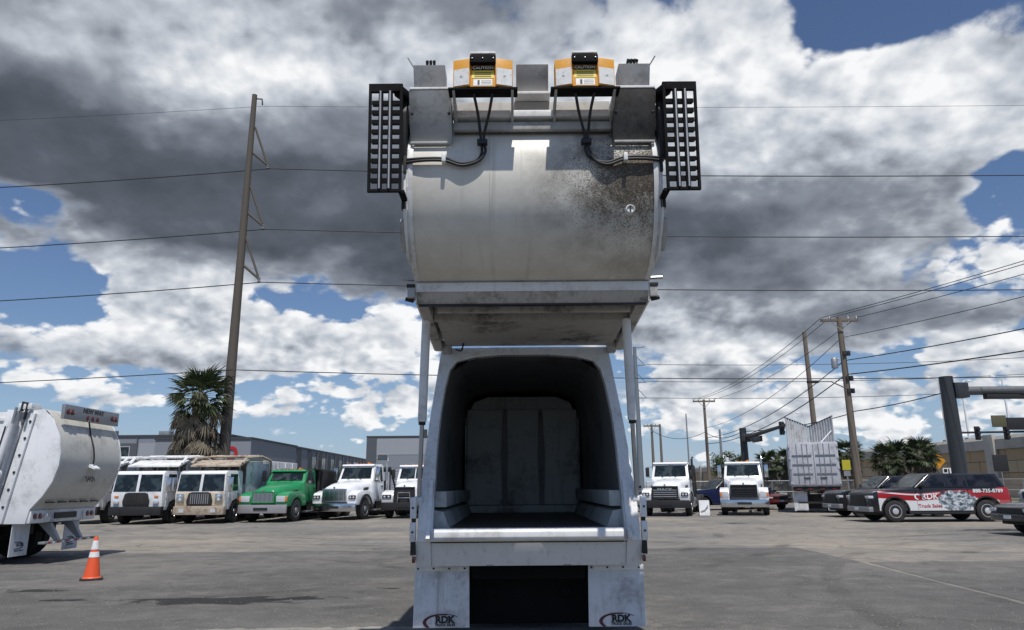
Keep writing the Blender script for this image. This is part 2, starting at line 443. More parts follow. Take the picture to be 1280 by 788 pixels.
# ================================================================ ground
def asphalt(name, base, warm, stains=(), cracks=0.5):
    m = bpy.data.materials.new(name); m.use_nodes = True
    t = m.node_tree; g = G(t); b = t.nodes['Principled BSDF']
    tc = g.n('ShaderNodeTexCoord'); o = tc.outputs['Object']
    agg = g.noise(o, 55, 4, 0.75)                       # aggregate grains
    mid = g.noise(o, 2.2, 7, 0.66)
    big = g.noise(o, 0.16, 5, 0.55)
    drive = g.noise(g.vm('MULTIPLY', o, (0.10, 0.9, 1)), 0.8, 6, 0.6)      # sweeps of traffic across the lot
    grit = g.noise(o, 95, 1, 0.8)
    blot = g.ramp(g.noise(o, 0.75, 8, 0.72), 0.35, 0.7, -0.5, 0.5)
    tone = g.add(g.add(g.mul(g.sub(agg, 0.5), 1.3), g.mul(g.sub(mid, 0.5), 0.6)), g.add(g.mul(g.sub(big, 0.5), 0.8), g.mul(g.sub(drive, 0.5), 0.55)))
    tone = g.add(tone, g.add(g.mul(g.sub(grit, 0.5), 1.7), g.mul(blot, 0.16)))
    # tyre tracks: broad arcs where trucks swing round
    for cx, cy, rr in ((-14.0, 4.0, 15.0), (-11.0, 28.0, 19.0), (22.0, 6.0, 17.0), (4.0, 44.0, 24.0), (14.0, 30.0, 12.5)):
        dd = g.m('ABSOLUTE', g.sub(g.m('ABSOLUTE', g.sub(g.vm('DISTANCE', o, (cx, cy, 0)), rr)), 0.95))
        tone = g.sub(tone, g.mul(g.mul(g.ramp(dd, 0.10, 0.22, 1.0, 0.0), g.ramp(g.noise(o, 0.55, 4, 0.6), 0.45, 0.62)), 0.30))
    col = g.vm('SCALE', g.mix(g.ramp(g.add(big, g.mul(g.sub(mid, .5), .6)), 0.42, 0.66), base, warm), scale=g.m('MAXIMUM', g.add(1.0, tone), 0.25))
    # fine random cracks
    cv = g.vm('ADD', o, g.vm('SCALE', g.noise(o, 1.3, 4, 0.6, color=True), scale=0.9))
    ck = g.ramp(g.voro(cv, 0.42, 'DISTANCE_TO_EDGE'), 0.004, 0.018, 1.0, 0.0)
    ck = g.mul(ck, g.ramp(g.noise(o, 0.5, 2, 0.5), 0.48, 0.62))
    col = g.mix(g.mul(ck, cracks), col, (0.03, 0.028, 0.026))
    # drips of oil and old spots, each with its own shape
    drip = g.ramp(g.noise(g.vm('MULTIPLY', o, (1, 1.6, 1)), 0.9, 5, 0.62), 0.62, 0.72)
    col = g.mix(g.mul(drip, 0.45), col, (0.035, 0.033, 0.031))
    for cx, cy, rx, ry, th in stains:
        q = g.vm('MULTIPLY', g.vm('SUBTRACT', o, (cx, cy, 0)), (1 / rx, 1 / ry, 0))
        f = g.sub(g.noise(g.vm('MULTIPLY', o, (1.0, 2.4, 1)), 2.2, 6, 0.62), g.mul(g.vm('LENGTH', q), 0.34))
        col = g.mix(g.mul(g.ramp(f, th, th + 0.035), 0.86), col, (0.018, 0.018, 0.018))
    t.links.new(col, b.inputs['Base Color'])
    b.inputs['Specular IOR Level'].default_value = 0.25
    b.inputs['Roughness'].default_value = 0.9
    bn = g.n('ShaderNodeBump'); bn.inputs['Strength'].default_value = 0.5; bn.inputs['Distance'].default_value = 0.012
    g.put(bn.inputs['Height'], g.add(g.noise(o, 38, 5, 0.7), g.mul(mid, 1.2))); t.links.new(bn.outputs[0], b.inputs['Normal'])
    return m

rnd = random.Random(4)
def sheet(name, mat, pts, z):
    o = struct(MB().add([(x, y, z) for x, y in pts], [tuple(range(len(pts)))]).build(name, mat))
    return o
def ragged(a, b, amp, n):
    return [(a[0] + (b[0] - a[0]) * i / n + rnd.uniform(-amp, amp) * 0.5, a[1] + (b[1] - a[1]) * i / n + rnd.uniform(-amp, amp)) for i in range(n + 1)]

OLD = asphalt('worn_asphalt', (0.195, 0.186, 0.170), (0.250, 0.222, 0.184), [(16.6, 24.8, 2.6, 1.0, 0.28), (9.2, 30.5, .9, 0.7, 0.3)])
NEW = asphalt('newer_asphalt', (0.118, 0.115, 0.109), (0.155, 0.146, 0.133),
              [(-4.15, 10.75, 1.45, 0.42, 0.215), (-3.1, 10.9, .8, .3, 0.29), (-7.6, 11.9, .7, .22, .26), (-6.5, 10.9, .45, .16, .27), (-8.3, 10.5, .7, .2, .34), (-2.0, 11.9, .5, .2, .38)], 0.35)
sheet('ground', OLD, [(-1500, -400), (1500, -400), (1500, 2600), (-1500, 2600)], 0.0)
sheet('asphalt_patch', NEW, [(-60, -30), (6.7, -30)] + ragged((6.6, 9), (7.0, 15.1), .05, 14) + ragged((7.05, 15.5), (7.06, 18.7), .05, 6) + ragged((6.8, 18.8), (-60, 18.2), .05, 90), 0.004)
sheet('asphalt_patch', NEW, [(6.75, -30), (60, -30)] + ragged((60, 15.6), (7.2, 15.15), .04, 60) + ragged((7.12, 15.0), (6.72, 9), .04, 12), 0.0045)
CONC = asphalt('old_concrete', (0.23, 0.22, 0.195), (0.30, 0.285, 0.25))
sheet('concrete_strip', CONC, ragged((-3.6, 8.62), (-0.5, 8.7), .05, 40) + ragged((-.5, 8.2), (-3.6, 8.2), .04, 20), 0.008)
def gravel():
    rg = random.Random(8); m = MB()
    for _ in range(2600):
        d = 8.2 + 14 * rg.random() ** 1.6
        x = rg.uniform(-.75, .75) * d
        if -1.2 < x - .16 < 1.2 and d > 7.9: continue
        r = rg.uniform(.006, .018); a = rg.random() * 6
        base = [(x + r * cos(a + k * 2.09), d + r * sin(a + k * 2.09) * .8, .005) for k in range(3)]
        m.add(base + [(x, d, .005 + r * .7)], [(0, 1, 3), (1, 2, 3), (2, 0, 3)])
    o = m.build('gravel', pmat('loose_grit', (.20, .185, .165), .9, var=.6, vs=30))
    tag(o, 'loose stone grit scattered over the asphalt lot', 'gravel', kind='stuff')
gravel()
GRASS = pmat('verge_grass', (0.075, 0.085, 0.035), 0.95, var=0.5, vs=0.7, dirt=0.5, ds=0.4)
sheet('grass_verge', GRASS, [(-4, 62), (49, 62), (49, 74), (-4, 74)], 0.012)

# ================================================================ buildings
PGREY = pmat('wall_panel_grey', (0.215, 0.235, 0.265), 0.8, var=0.06, vs=0.5, streak=0.08)
PLIGHT = pmat('wall_panel_light', (0.30, 0.32, 0.35), 0.8, var=0.05, vs=0.5, streak=0.08)
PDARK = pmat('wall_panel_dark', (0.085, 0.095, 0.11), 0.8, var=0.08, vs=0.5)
BAND = pmat('roof_coping', (0.05, 0.052, 0.056), 0.6, var=0.1)
WINF = pmat('window_frame_alu', (0.40, 0.42, 0.44), 0.4, var=0.05)

# -- building behind the cab-overs
def warehouse_left():
    b = thing('warehouse', 'long low grey panelled warehouse behind the palm and the cab-over trucks', 'warehouse', (-44, 75, 0))
    box('wall', PGREY, b, -28, 14.6, 0, 30, 0, 6.85)
    box('roof_coping', BAND, b, -28.1, 14.7, -.1, 30.1, 6.85, 7.05)
    for i in range(9):
        box('wall_panel', (PDARK, PLIGHT)[i % 2], b, -27.8 + i * 4.7, -23.35 + i * 4.7, -.05, -.003, 4.3, 6.2)
    for i in range(9):
        box('wall_panel', PLIGHT, b, -27.8 + i * 4.7, -23.35 + i * 4.7, -.05, -.003, 1.2, 4.2)
    for i in range(10): box('downpipe', PDARK, b, -28 + i * 4.7 - .06, -28 + i * 4.7 + .06, -.14, -.055, 0, 6.8)
    for x in (-6.0, 2.0, 9.0):
        w = box('window', WINF, b, x, x + 2.2, -.09, -.052, 4.6, 5.9)
        for k in range(2): box('pane', GLASS, w, x + .08 + k * 1.06, x + 1.06 + k * 1.06, -.1, -.0905, 4.68, 5.82)
    ac = box('rooftop_unit', pmat('rusty_rooftop_unit', (0.30, 0.22, 0.17), .8, var=.2), b, -2.6, 0.9, 1.5, 3.5, 7.05, 7.75, .03)
    box('rooftop_unit', GALV, b, 6, 7.2, 2, 3, 7.05, 7.6, .03)
warehouse_left()

# -- lower office with faded red sign marks
def sign_building():
    b = thing('office_block', 'grey office block with faded red sign marks beside the tall pole', 'building', (-28.6, 66, 0))
    box('wall', PGREY, b, -4.2, 4.6, 0, 14, 0, 5.95)
    box('roof_coping', BAND, b, -4.3, 4.7, -.1, 14.1, 5.95, 6.12)
    for i in range(4): box('wall_panel', PDARK, b, -4.0 + i * 2.15, -2.0 + i * 2.15, -.04, -.003, 2.0, 4.0)
    ring = [(cos(k * pi / 10), sin(k * pi / 10)) for k in range(20)]
    for cx, r in ((.1, .62), (2.9, .55)):      # worn red emblem shapes, too faded to read
        MB().frame([(cx + r * a, 4.75 + r * b) for a, b in ring], [(cx + r * .5 * a, 4.75 + r * .5 * b) for a, b in ring], lambda p, t: (p[0], t, p[1]), -.08, -.045).build('sign_mark', INKRED, b)
    box('sign_mark', INKRED, b, .85, 1.1, -.08, -.045, 4.2, 5.3)
    box('sign_mark', INKRED, b, 1.25, 2.1, -.08, -.045, 4.2, 4.6)
    box('sign_mark', INKRED, b, -.6, 3.6, -.08, -.045, 3.5, 4.0)
sign_building()

# -- long building running away, strips of windows between dark piers
def long_building():
    b = thing('industrial_building', 'long dark grey industrial building with window strips running away behind the green truck', 'building', (-29.6, 97, 0))
    box('wall', PGREY, b, -26, 0, 0, 56, 0, 6.85)
    box('roof_coping', BAND, b, -26.1, .12, -.12, 56.1, 6.85, 7.1)
    for i in range(10):
        y0 = 1.0 + i * 5.5
        box('pier_and_shade_strip', PDARK, b, .003, .28, y0, y0 + 2.2, 0, 6.8)
        for k in range(2):
            w = box('window', WINF, b, .003, .08, y0 + 2.5 + k * 1.4, y0 + 3.75 + k * 1.4, 3.6, 6.0)
            box('pane', PLIGHT if i < 1 else GLASS, w, .083, .10, y0 + 2.6 + k * 1.4, y0 + 3.65 + k * 1.4, 3.7, 4.75)
            box('pane', PLIGHT if i < 1 else GLASS, w, .083, .10, y0 + 2.6 + k * 1.4, y0 + 3.65 + k * 1.4, 4.85, 5.9)
    for i in range(5):
        box('wall_panel', (PLIGHT, PDARK)[i % 2], b, -2.6 - i * 3, -.2 - i * 3, -.05, -.003, .5, 6.6)
long_building()

def blue_grey_building():
    b = thing('metal_warehouse', 'blue-grey banded metal warehouse with a small louvre vent behind the white trucks', 'warehouse', (-17.2, 85, 0))
    box('wall', PLIGHT, b, 0, 22, 0, 30, 0, 7.25)
    box('roof_coping', BAND, b, -.1, 22.1, -.1, 30.1, 7.25, 7.45)
    box('pier_and_shade_strip', PDARK, b, -.05, 1.05, -.12, -.003, 0, 7.2)  # dark strip put in for the shaded side of the building
    for i in range(4):
        x = 1.15 + i * 5.2
        box('wall_panel', PGREY, b, x, x + 5.1, -.06, -.003, 3.75, 5.2)
        box('wall_panel', PLIGHT, b, x, x + 5.1, -.05, -.003, 5.25, 7.2)
        box('wall_panel', PLIGHT, b, x, x + 5.1, -.05, -.003, 0.1, 3.7)
    v = box('vent', WINF, b, 1.25, 2.55, -.10, -.062, 4.75, 5.35)
    for k in range(5): box('slat', PDARK, v, 1.32, 2.48, -.13, -.101, 4.80 + k * .105, 4.86 + k * .105)
    box('roof_post', BAND, b, 6.6, 7.0, .2, .6, 7.45, 8.2)
    for i in range(5): box('downpipe', PDARK, b, 1.1 + i * 5.2 - .06, 1.1 + i * 5.2 + .04, -.14, -.061, 0, 7.2)
    for x in (3.0, 9.0):
        dr = box('roller_door', PGREY, b, x, x + 3.4, -.09, -.052, 0, 3.6)
        for k in range(12): box('slat', PLIGHT, dr, x + .05, x + 3.35, -.11, -.0905, .06 + k * .3, .30 + k * .3)
blue_grey_building()

# -- raised road with a tan block retaining wall
TAN = pmat('tan_wall_block', (0.36, 0.27, 0.17), 0.9, var=0.12, vs=0.4, streak=0.12, dirtcol=(0.14, 0.11, 0.08))
TAN2 = pmat('tan_wall_block_pale', (0.41, 0.33, 0.22), 0.9, var=0.12, vs=0.4, streak=0.12, dirtcol=(0.16, 0.12, 0.08))
def overpass():
    b = thing('overpass', 'raised road with tan block retaining wall and grey concrete parapet', 'overpass', (52, 60, 0))
    box('embankment', STAINED, b, .25, 14, 0, 210, 0, 5.1)
    p = MB().prism([(-.25, 5.0), (-.25, 6.05), (-.05, 6.4), (.25, 6.4), (.25, 5.0)], 0, 210, 'y').build('parapet', STAINED, b)
    prt = random.Random(2)
    mats = [MB().box(0, .24, .02, 2.98, .02, 1.22).mesh('wall_block', m, bevel=.03, segs=1) for m in (TAN, TAN2)]
    for j in range(4):
        for i in range(38):
            o = link('wall_block', mats[prt.random() < .35], b, (prt.uniform(-.02, .02), i * 3 + (j % 2) * 1.5, .05 + j * 1.24))
    MB().box(.02, .24, 115.6, 210, 0, 5.0).build('far_wall_facing', TAN, b)
    for y in (17.5, 80, 140): box('pilaster', STAINED, b, -.5, -.03, y, y + 1.6, 0, 6.6, .05)
    return b
overpass()

def light_pole(label, x, y, z0, h, arm):
    t = thing('street_lamp', label, 'street lamp', (x, y, z0), 0, 'white lamp posts on the raised road')
    POLE = pmat('white_lamp_post', (0.72, 0.73, 0.74), .5, var=.05)
    MB().tube([(0, 0, 0), (0, 0, h)], [.14, .08], 8).build('post', POLE, t, smooth=40)
    MB().tube([(0, 0, h - .1), (arm * .5, 0, h + .35), (arm, 0, h + .4)], .05, 6).build('arm', POLE, t, smooth=40)
    MB().lathe([(.05, .1), (.28, .0), (.3, -.1), (.1, -.15)], 10, 'z', (arm, 0, h + .35)).build('lamp_head', POLE, t, smooth=40)
    MB().box(-.35, .35, -.35, .35, -.1, .25).build('base_block', STAINED, t, bevel=.03)
light_pole('tall white lamp post rising from the raised road near the diamond sign', 53, 88, 6.4, 7.6, -1.2)
light_pole('slim white lamp post on the raised road beside the thick signal mast', 53.2, 84, 6.4, 6.6, 1.0)
light_pole('white lamp post on the raised road behind the far row of traffic signals', 54, 78, 6.4, 6.2, -1.0)
light_pole('white lamp post on the far stretch of the raised road beyond the white trucks', 53, 130, 6.4, 7.4, -1.2)

# ================================================================ poles and wires
def pole_mesh(parent, h, r0, r1, mat, n=12):
    zs = [0, .25, .5, .75, 1]
    return MB().tube([(0, 0, h * z - .02) for z in zs], [r0 + (r1 - r0) * z for z in zs], n).build('pole', mat, parent, smooth=60)

def big_pole(x, y, h, label):
    t = thing('transmission_pole', label, 'utility pole', (x, y, 0))
    pole_mesh(t, h, .37, .17, CONCPOLE, 16)
    MB().tube([(0, 0, h - .3), (.55, 0, h - .35), (.6, 0, h - .8)], .05, 6).build('top_bracket', DARKMETAL, t)
    for z in (23.0, 18.6, 14.9):
        MB().tube([(.22, 0, z + 3.0), (1.25, 0, z + .25)], .075, 8).build('brace', CONCPOLE, t)
        MB().tube([(.25, 0, z + 1.0), (1.3, 0, z + .1)], .085, 8).build('brace', CONCPOLE, t)
        MB().lathe([(.04, 0), (.12, .05), (.06, .12), (.12, .18), (.06, .24), (.12, .3), (.04, .35)], 10, 'z', (1.32, 0, z - .15)).build('insulator', pmat('grey_insulator', (.25, .26, .27), .4), t, smooth=40)
    MB().tube([(0, .42, 2.5), (0, .42, 9)], .06, 6).build('conduit', GALV, t)
    return t
big_pole(-18.0, 45, 28.5, 'very tall tapered concrete power pole with three braced arms beside the palm')

def wood_pole(x, y, h, r, label, cross=None, arms=(), kit=False, mat=WOOD):
    t = thing('utility_pole', label, 'utility pole', (x, y, 0))
    pole_mesh(t, h, r * 1.25, r * .8, mat)
    if cross:
        MB().box(-cross, cross, -.07, .07, h - .32, h - .14).build('crossarm', WOOD, t, bevel=.01)
        for s in (-1, 1):
            MB().tube([(s * cross * .5, -.09, h - .3), (0, -r - .02, h - 1.0)], .03, 5).build('brace', GALV, t)
        for s in (-.95, -.5, .5, .95):
            MB().lathe([(.02, 0), (.07, .03), (.04, .1), (.06, .15), (.02, .2)], 8, 'z', (s * cross, 0, h - .14)).build('insulator', GALV, t)
    if kit:   # transformer can and lamp
        MB().lathe([(.05, 0), (.19, .03), (.2, .1), (.2, .62), (.15, .7), (.05, .74)], 14, 'z', (-.62, 0, h - 3.4)).build('transformer', GALV, t, smooth=40)
        MB().tube([(-.3, 0, h - 2.8), (-.62, 0, h - 2.8)], .05, 6).build('bracket', GALV, t)
        MB().tube([(0, 0, h - 4.7), (-1.2, -.5, h - 4.3), (-2.4, -1, h - 4.35)], .04, 6).build('lamp_arm', GALV, t)
        MB().box(-2.9, -2.2, -1.12, -.85, h - 4.45, h - 4.3).build('lamp_head', DARKMETAL, t, bevel=.03)
        for z in (h - 2.6, h - 4.2, h - 5.0):
            MB().box(-.1, .35, -.28, -.1, z, z + .3).build('bracket', DARKMETAL, t, bevel=.02)
    return t
wood_pole(21.25, 45, 12.1, .20, 'wooden utility pole with crossarm and grey transformer beside the yellow sign', 1.2, kit=True)
wood_pole(25.2, 60, 14.3, .21, 'bare wooden pole without crossarm rising behind the upright open trailer')
wood_pole(21.5, 80, 10.9, .17, 'distant wooden pole with crossarm between the two white trucks', 1.25)
wood_pole(17.4, 90, 9.0, .17, 'far short wooden pole with crossarm behind the white snub-nosed dump truck', 1.0)
wood_pole(18.45, 90, 9.0, .16, 'far plain wooden pole next to the short crossarm pole')
wood_pole(20.6, 85, 9.8, .09, 'very thin grey pole standing left of the distant crossarm pole', mat=GALV)
wood_pole(20.15, 70, 6.8, .13, 'short plain grey post standing left of the signal mast behind the white trucks', mat=GALV)
def davit_pole(x, y, h):
    t = thing('transmission_pole', 'grey steel power pole with four short side arms seen past the lift strut', 'utility pole', (x, y, 0))
    m = pmat('painted_steel_pole', (0.16, 0.19, 0.22), .6, var=.1)
    pole_mesh(t, h, .42, .22, m)
    for dz in (.15, 2.4, 4.6, 6.6):
        MB().tube([(0, 0, h - dz), (1.3, 0, h - dz + (.15 if dz < 1 else 0))], .07, 6).build('arm', m, t)
        if dz > 1: MB().tube([(.2, 0, h - dz + 1.1), (1.2, 0, h - dz)], .045, 6).build('brace', m, t)
davit_pole(15.75, 90, 18.9)

def signal_head(parent, x, y, z, s=1.0):
    h = MB().box(x - .18 * s, x + .18 * s, y - .12, y + .12, z - .55 * s, z + .55 * s).build('signal_head', SATIN, parent, bevel=.03)
    for k in (-1, 0, 1):
        MB().tube([(x, y - .11, z + k * .34 * s), (x, y - .3, z + k * .34 * s)], .14 * s, 10).build('signal_hood', SATIN, h)
    return h
MASTM = pmat('signal_mast_paint', (0.035, 0.038, 0.042), .45, var=.15)
def mast_left():
    t = thing('signal_mast', 'dark traffic signal mast with arm reaching towards the upright open trailer', 'traffic signal', (17.6, 55, 0))
    MB().tube([(0, 0, 0), (0, 0, 5.75)], [.3, .26], 12).build('pole', MASTM, t, smooth=50)
    MB().tube([(.1, -.2, 5.0), (.45, -7.6, 5.35)], [.17, .1], 10).build('mast_arm', MASTM, t, smooth=50)
    MB().box(-.2, .5, -.6, .1, 4.7, 5.3).build('flange', MASTM, t, bevel=.03)
    MB().box(.12, .28, -3.4, -1.6, 4.55, 4.95).build('sign_box', MASTM, t, bevel=.02)
    signal_head(t, .45, -6.8, 5.2, .8)
mast_left()
def mast_right():
    t = thing('signal_mast', 'thick dark signal mast with long level arm rising behind the wrapped pickup', 'traffic signal', (23.3, 38, 0))
    MB().tube([(0, 0, 0), (0, 0, 3.5), (0, 0, 7.1)], [.40, .37, .34], 18).build('pole', MASTM, t, smooth=50)
    MB().tube([(.3, -.05, 6.32), (5, -.6, 6.28), (12, -1.4, 6.4)], [.24, .21, .14], 12).build('mast_arm', pmat('mast_arm_grey', (.12, .125, .13), .4, var=.1), t, smooth=50)
    MB().box(.2, .95, -.35, .3, 5.95, 6.75).build('flange', MASTM, t, bevel=.04)
    MB().box(1.7, 5.2, -.55, -.2, 5.85, 6.08).build('sign_box', SATIN, t, bevel=.02)
mast_right()
def far_signals():
    t = thing('signal_mast', 'long thin signal arm with three dark signal heads beyond the thick mast', 'traffic signal', (50, 62, 0))
    MB().tube([(0, 0, 0), (0, 0, 6.6)], .2, 12).build('pole', MASTM, t, smooth=50)
    MB().tube([(0, 0, 5.85), (-12.5, .2, 5.75)], .09, 8).build('mast_arm', MASTM, t, smooth=50)
    for x in (-12.2, -9.9, -7.4): signal_head(t, x, .1, 5.7, 1.05)
    MB().box(-7.3, -2.2, -.1, .0, 5.95, 7.0).build('street_sign', SATIN, t, bevel=.02)
    MB().box(-8.6, -7.35, -.1, .0, 6.2, 7.2).build('sign_panel', pmat('olive_sign', (.10, .095, .05), .6), t, bevel=.02)
far_signals()
def post_sign(name, label, x, y, h, panel, loc=0):
    t = thing(name, label, 'sign', (x, y, 0))
    MB().tube([(0, 0, 0), (0, 0, h)], .04, 6).build('post', GALV, t)
    panel(t)
    return t
YEL = pmat('yellow_sign', (.45, .40, .03), .5, var=.05)
post_sign('road_sign', 'yellow rectangular road sign on a post beside the wooden crossarm pole', 20.15, 44, 2.9,
          lambda t: (MB().box(-.25, .25, -.06, -.042, 2.35, 2.95).build('sign_panel', YEL, t), MB().box(-.2, .2, -.06, -.042, 2.0, 2.3).build('sign_panel', GALV, t)))
post_sign('road_sign', 'orange diamond sign above a white plate with black marks in front of the tan wall', 45.6, 78, 3.6,
          lambda t: (MB().prism([(0, 3.0), (.85, 3.85), (0, 4.7), (-.85, 3.85)], -.07, -.045, 'y').build('sign_panel', pmat('orange_sign', (.65, .28, .02), .5), t),
                     MB().box(.4, 1.5, -.07, -.045, 1.9, 3.1).build('sign_panel', INKWHT, t), MB().box(.5, .85, -.085, -.072, 2.65, 3.0).box(.95, 1.1, -.085, -.072, 2.2, 3.0).build('sign_mark', INKBLK, t)))
post_sign('road_sign', 'dark square back of a road sign on a pale post before the tan wall', 38.9, 58, 2.9,
          lambda t: MB().box(-.6, .6, -.05, .0, 2.4, 3.7).build('sign_panel', SATIN, t, bevel=.05))

def wire(label, a, b, sag, r=.025, group='power lines'):
    pts = []
    for i in range(25):
        u = i / 24
        p = Vector(a).lerp(Vector(b), u); p.z -= sag * 4 * u * (1 - u)
        pts.append(p)
    c = pts[0].copy()
    o = MB().tube([q - c for q in pts], r, 5).build('power_line', WIRE)
    o.location = c
    tag(o, label, 'power line', group)
for z, nm in ((23.0, 'top'), (18.6, 'middle'), (14.9, 'lowest')):
    wire('long power line from the %s braced arm of the concrete pole past the raised tailgate' % nm, (-16.5, 45, z - .15), (86, 45, z), 1.0, .034)
    wire('power line from the %s braced arm of the concrete pole over the side-on refuse truck' % nm, (-16.5, 45, z - .15), (-110, 46, z + .5), 2.0, .034)
wire('thin ground wire from the tip of the tall concrete pole past the raised tailgate', (-17.3, 45, 27.6), (86, 45, 27.8), .5, .012)
wire('thin ground wire from the tip of the tall concrete pole over the parked refuse truck', (-17.3, 45, 27.6), (-110, 48, 28.5), 1.2, .012)
wire('low cable from the tall concrete pole passing behind the palm crown to the left', (-17.7, 44.5, 8.85), (-110, 52, 9.8), 1.2, .03)
wire('low cable from the tall concrete pole passing behind the lift strut', (-17.7, 44.5, 8.85), (86, 46, 10), 1.3, .03)
for i, (dx, z) in enumerate(((-1.15, 12.05), (-.6, 12.05), (1.15, 12.05))):
    wire(('outer', 'inner', 'far-end')[i] + ' crossarm line of the transformer pole leading over the pickups', (21.25 + dx, 45, z), (32 + dx, 8, z + .2), .55, .02)
    wire(('outer', 'inner', 'far-end')[i] + ' crossarm line of the transformer pole leading to the distant crossarm pole', (21.25 + dx, 45, z), (21.5 + dx, 80, 10.9), .8, .02)
for z, z2, r, nm in ((10.7, 11.2, .02, 'upper'), (9.2, 9.6, .03, 'middle'), (8.3, 8.2, .035, 'lower')):
    wire('%s cable below the crossarm of the transformer pole leading over the pickups' % nm, (21.3, 44.8, z), (32, 8, z2), .7, r)
    wire('%s cable below the crossarm leading from transformer pole to the distant pole' % nm, (21.3, 45.2, z), (21.5, 80, z * .72), 1.0, r)
for z, nm in ((16.6, 'second'), (14.4, 'third'), (12.3, 'lowest')):
    wire('line from the %s side arm of the grey steel pole crossing behind the transformer pole' % nm, (17.05, 90, z), (95, 95, z + 3), 1.0, .035)
wire('span cable from the transformer pole to the thick signal mast', (21.3, 45, 5.95), (23.3, 38, 6.3), .1, .03)
wire('span cable from the transformer pole to the dark mast behind the white trucks', (21.3, 45, 5.85), (17.6, 55, 5.5), .25, .03)
wire('drooping cable from the far short pole to the distant crossarm pole', (17.4, 90, 8.2), (21.5, 80, 7.3), .9, .03)
wire('drooping cable from the distant crossarm pole to the dark signal mast', (21.5, 80, 7.2), (17.7, 55, 5.6), .6, .03)

# ---- chain link fence at the back of the lot
def fence():
    t = thing('chain_link_fence', 'low chain link fence along the grass behind the pickups', 'fence', (11, 60.5, 0))
    for i in range(15): MB().tube([(i * 2.6, 0, 0), (i * 2.6, 0, 1.85)], .035, 6).build('post', GALV, t)
    MB().tube([(0, 0, 1.82), (36.4, 0, 1.82)], .025, 6).build('top_rail', GALV, t)
    MB().tube([(0, 0, .95), (36.4, 0, .95)], .02, 5).build('mid_rail', GALV, t)
    w = MB()
    for i in range(180):
        x = i * .2
        w.tube([(x, 0, .08), (x + 1.7, 0, 1.8)], .006, 3, False).tube([(x + 1.7, 0, .08), (x, 0, 1.8)], .006, 3, False)
    w.build('wire_mesh', GALV, t)['kind'] = 'stuff'
fence()

# ================================================================ the refuse truck with its tailgate up
# local frame: x across, y away from the camera (0 = 8 m from the camera), z up; D() turns camera distance into y
TX = 0.16
def shell_mat():
    m = bpy.data.materials.new('grimy_white_shell'); m.use_nodes = True
    t = m.node_tree; g = G(t); b = t.nodes['Principled BSDF']
    o = g.n('ShaderNodeTexCoord').outputs['Object']
    x, y, z = g.sep(o)
    base = g.mix(g.noise(o, 1.2, 5, 0.6), (0.70, 0.675, 0.60), (0.79, 0.765, 0.69))
    # leachate spatter: dense towards the upper right corner, thin elsewhere, running down the curve
    q = g.vm('MULTIPLY', g.vm('SUBTRACT', o, (1.05, 0, 4.45)), (1 / 1.30, 0, 1 / 0.95))
    near = g.ramp(g.vm('LENGTH', q), 1.15, 0.05)
    q2 = g.vm('MULTIPLY', g.vm('SUBTRACT', o, (1.1, 0, 5.05)), (1 / .6, 0, 1 / 0.45))
    near = g.m('MAXIMUM', near, g.ramp(g.vm('LENGTH', q2), 1.3, 0.2))
    spk = g.noise(o, 75, 4, 0.75)
    spk2 = g.noise(g.vm('ADD', o, (3, 1, 7)), 30, 6, 0.78)
    th = g.sub(0.685, g.mul(near, 0.24))
    sp = g.m('MAXIMUM', g.ramp(g.sub(spk, th), 0.0, 0.06), g.ramp(g.sub(spk2, g.add(th, 0.04)), 0.0, 0.08))
    blot = g.m('MINIMUM', g.mul(g.ramp(g.noise(o, 2.2, 7, 0.68), 0.30, 0.72), g.add(g.mul(near, 1.15), 0.20)), 0.9)
    run = g.mul(g.ramp(g.noise(g.vm('MULTIPLY', o, (11, 1, 0.5)), 1.0, 6, 0.65), 0.48, 0.8), 0.42)
    col = g.mix(g.m('MAXIMUM', blot, run), base, (0.145, 0.118, 0.085))
    col = g.mix(g.mul(sp, 0.78), col, (0.042, 0.033, 0.025))
    t.links.new(col, b.inputs['Base Color'])
    g.put(b.inputs['Roughness'], g.add(0.46, g.mul(sp, 0.4)))
    b.inputs['Specular IOR Level'].default_value = 0.35
    bn = g.n('ShaderNodeBump'); bn.inputs['Strength'].default_value = 0.12; bn.inputs['Distance'].default_value = 0.02
    g.put(bn.inputs['Height'], g.add(g.noise(o, 2.0, 3, 0.5), g.mul(spk, .1))); t.links.new(bn.outputs[0], b.inputs['Normal'])
    return m
SHELL = shell_mat()
TWHITE = pmat('truck_white', (0.77, 0.775, 0.765), 0.40, var=0.05, vs=2, dirt=0.42, dirtcol=(0.20, 0.15, 0.09), ds=2.6, streak=0.34)
TGREY = pmat('grimy_grey_plate', (0.42, 0.42, 0.41), 0.5, var=0.10, vs=3, dirt=0.6, dirtcol=(0.12, 0.10, 0.085), ds=3, streak=0.35)
TDIRTY = pmat('speckled_plate', (0.11, 0.10, 0.088), 0.7, var=0.6, vs=22, dirt=0.9, dirtcol=(0.05, 0.042, 0.035), ds=9)
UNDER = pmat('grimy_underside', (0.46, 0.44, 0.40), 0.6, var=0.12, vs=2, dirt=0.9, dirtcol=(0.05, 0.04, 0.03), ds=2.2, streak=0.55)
LINER = pmat('scuffed_liner', (0.16, 0.16, 0.155), 0.6, var=0.2, vs=1.5, dirt=0.8, dirtcol=(0.035, 0.03, 0.025), ds=1.2, streak=0.5)
BLADE = pmat('scuffed_blade', (0.42, 0.435, 0.415), 0.6, var=0.12, vs=1.5, dirt=0.7, dirtcol=(0.05, 0.045, 0.04), ds=1.6, streak=0.5)
FLOORM = pmat('greasy_floor', (0.09, 0.08, 0.065), 0.55, var=0.5, vs=2.5, dirt=0.6, dirtcol=(0.02, 0.018, 0.015), ds=3)
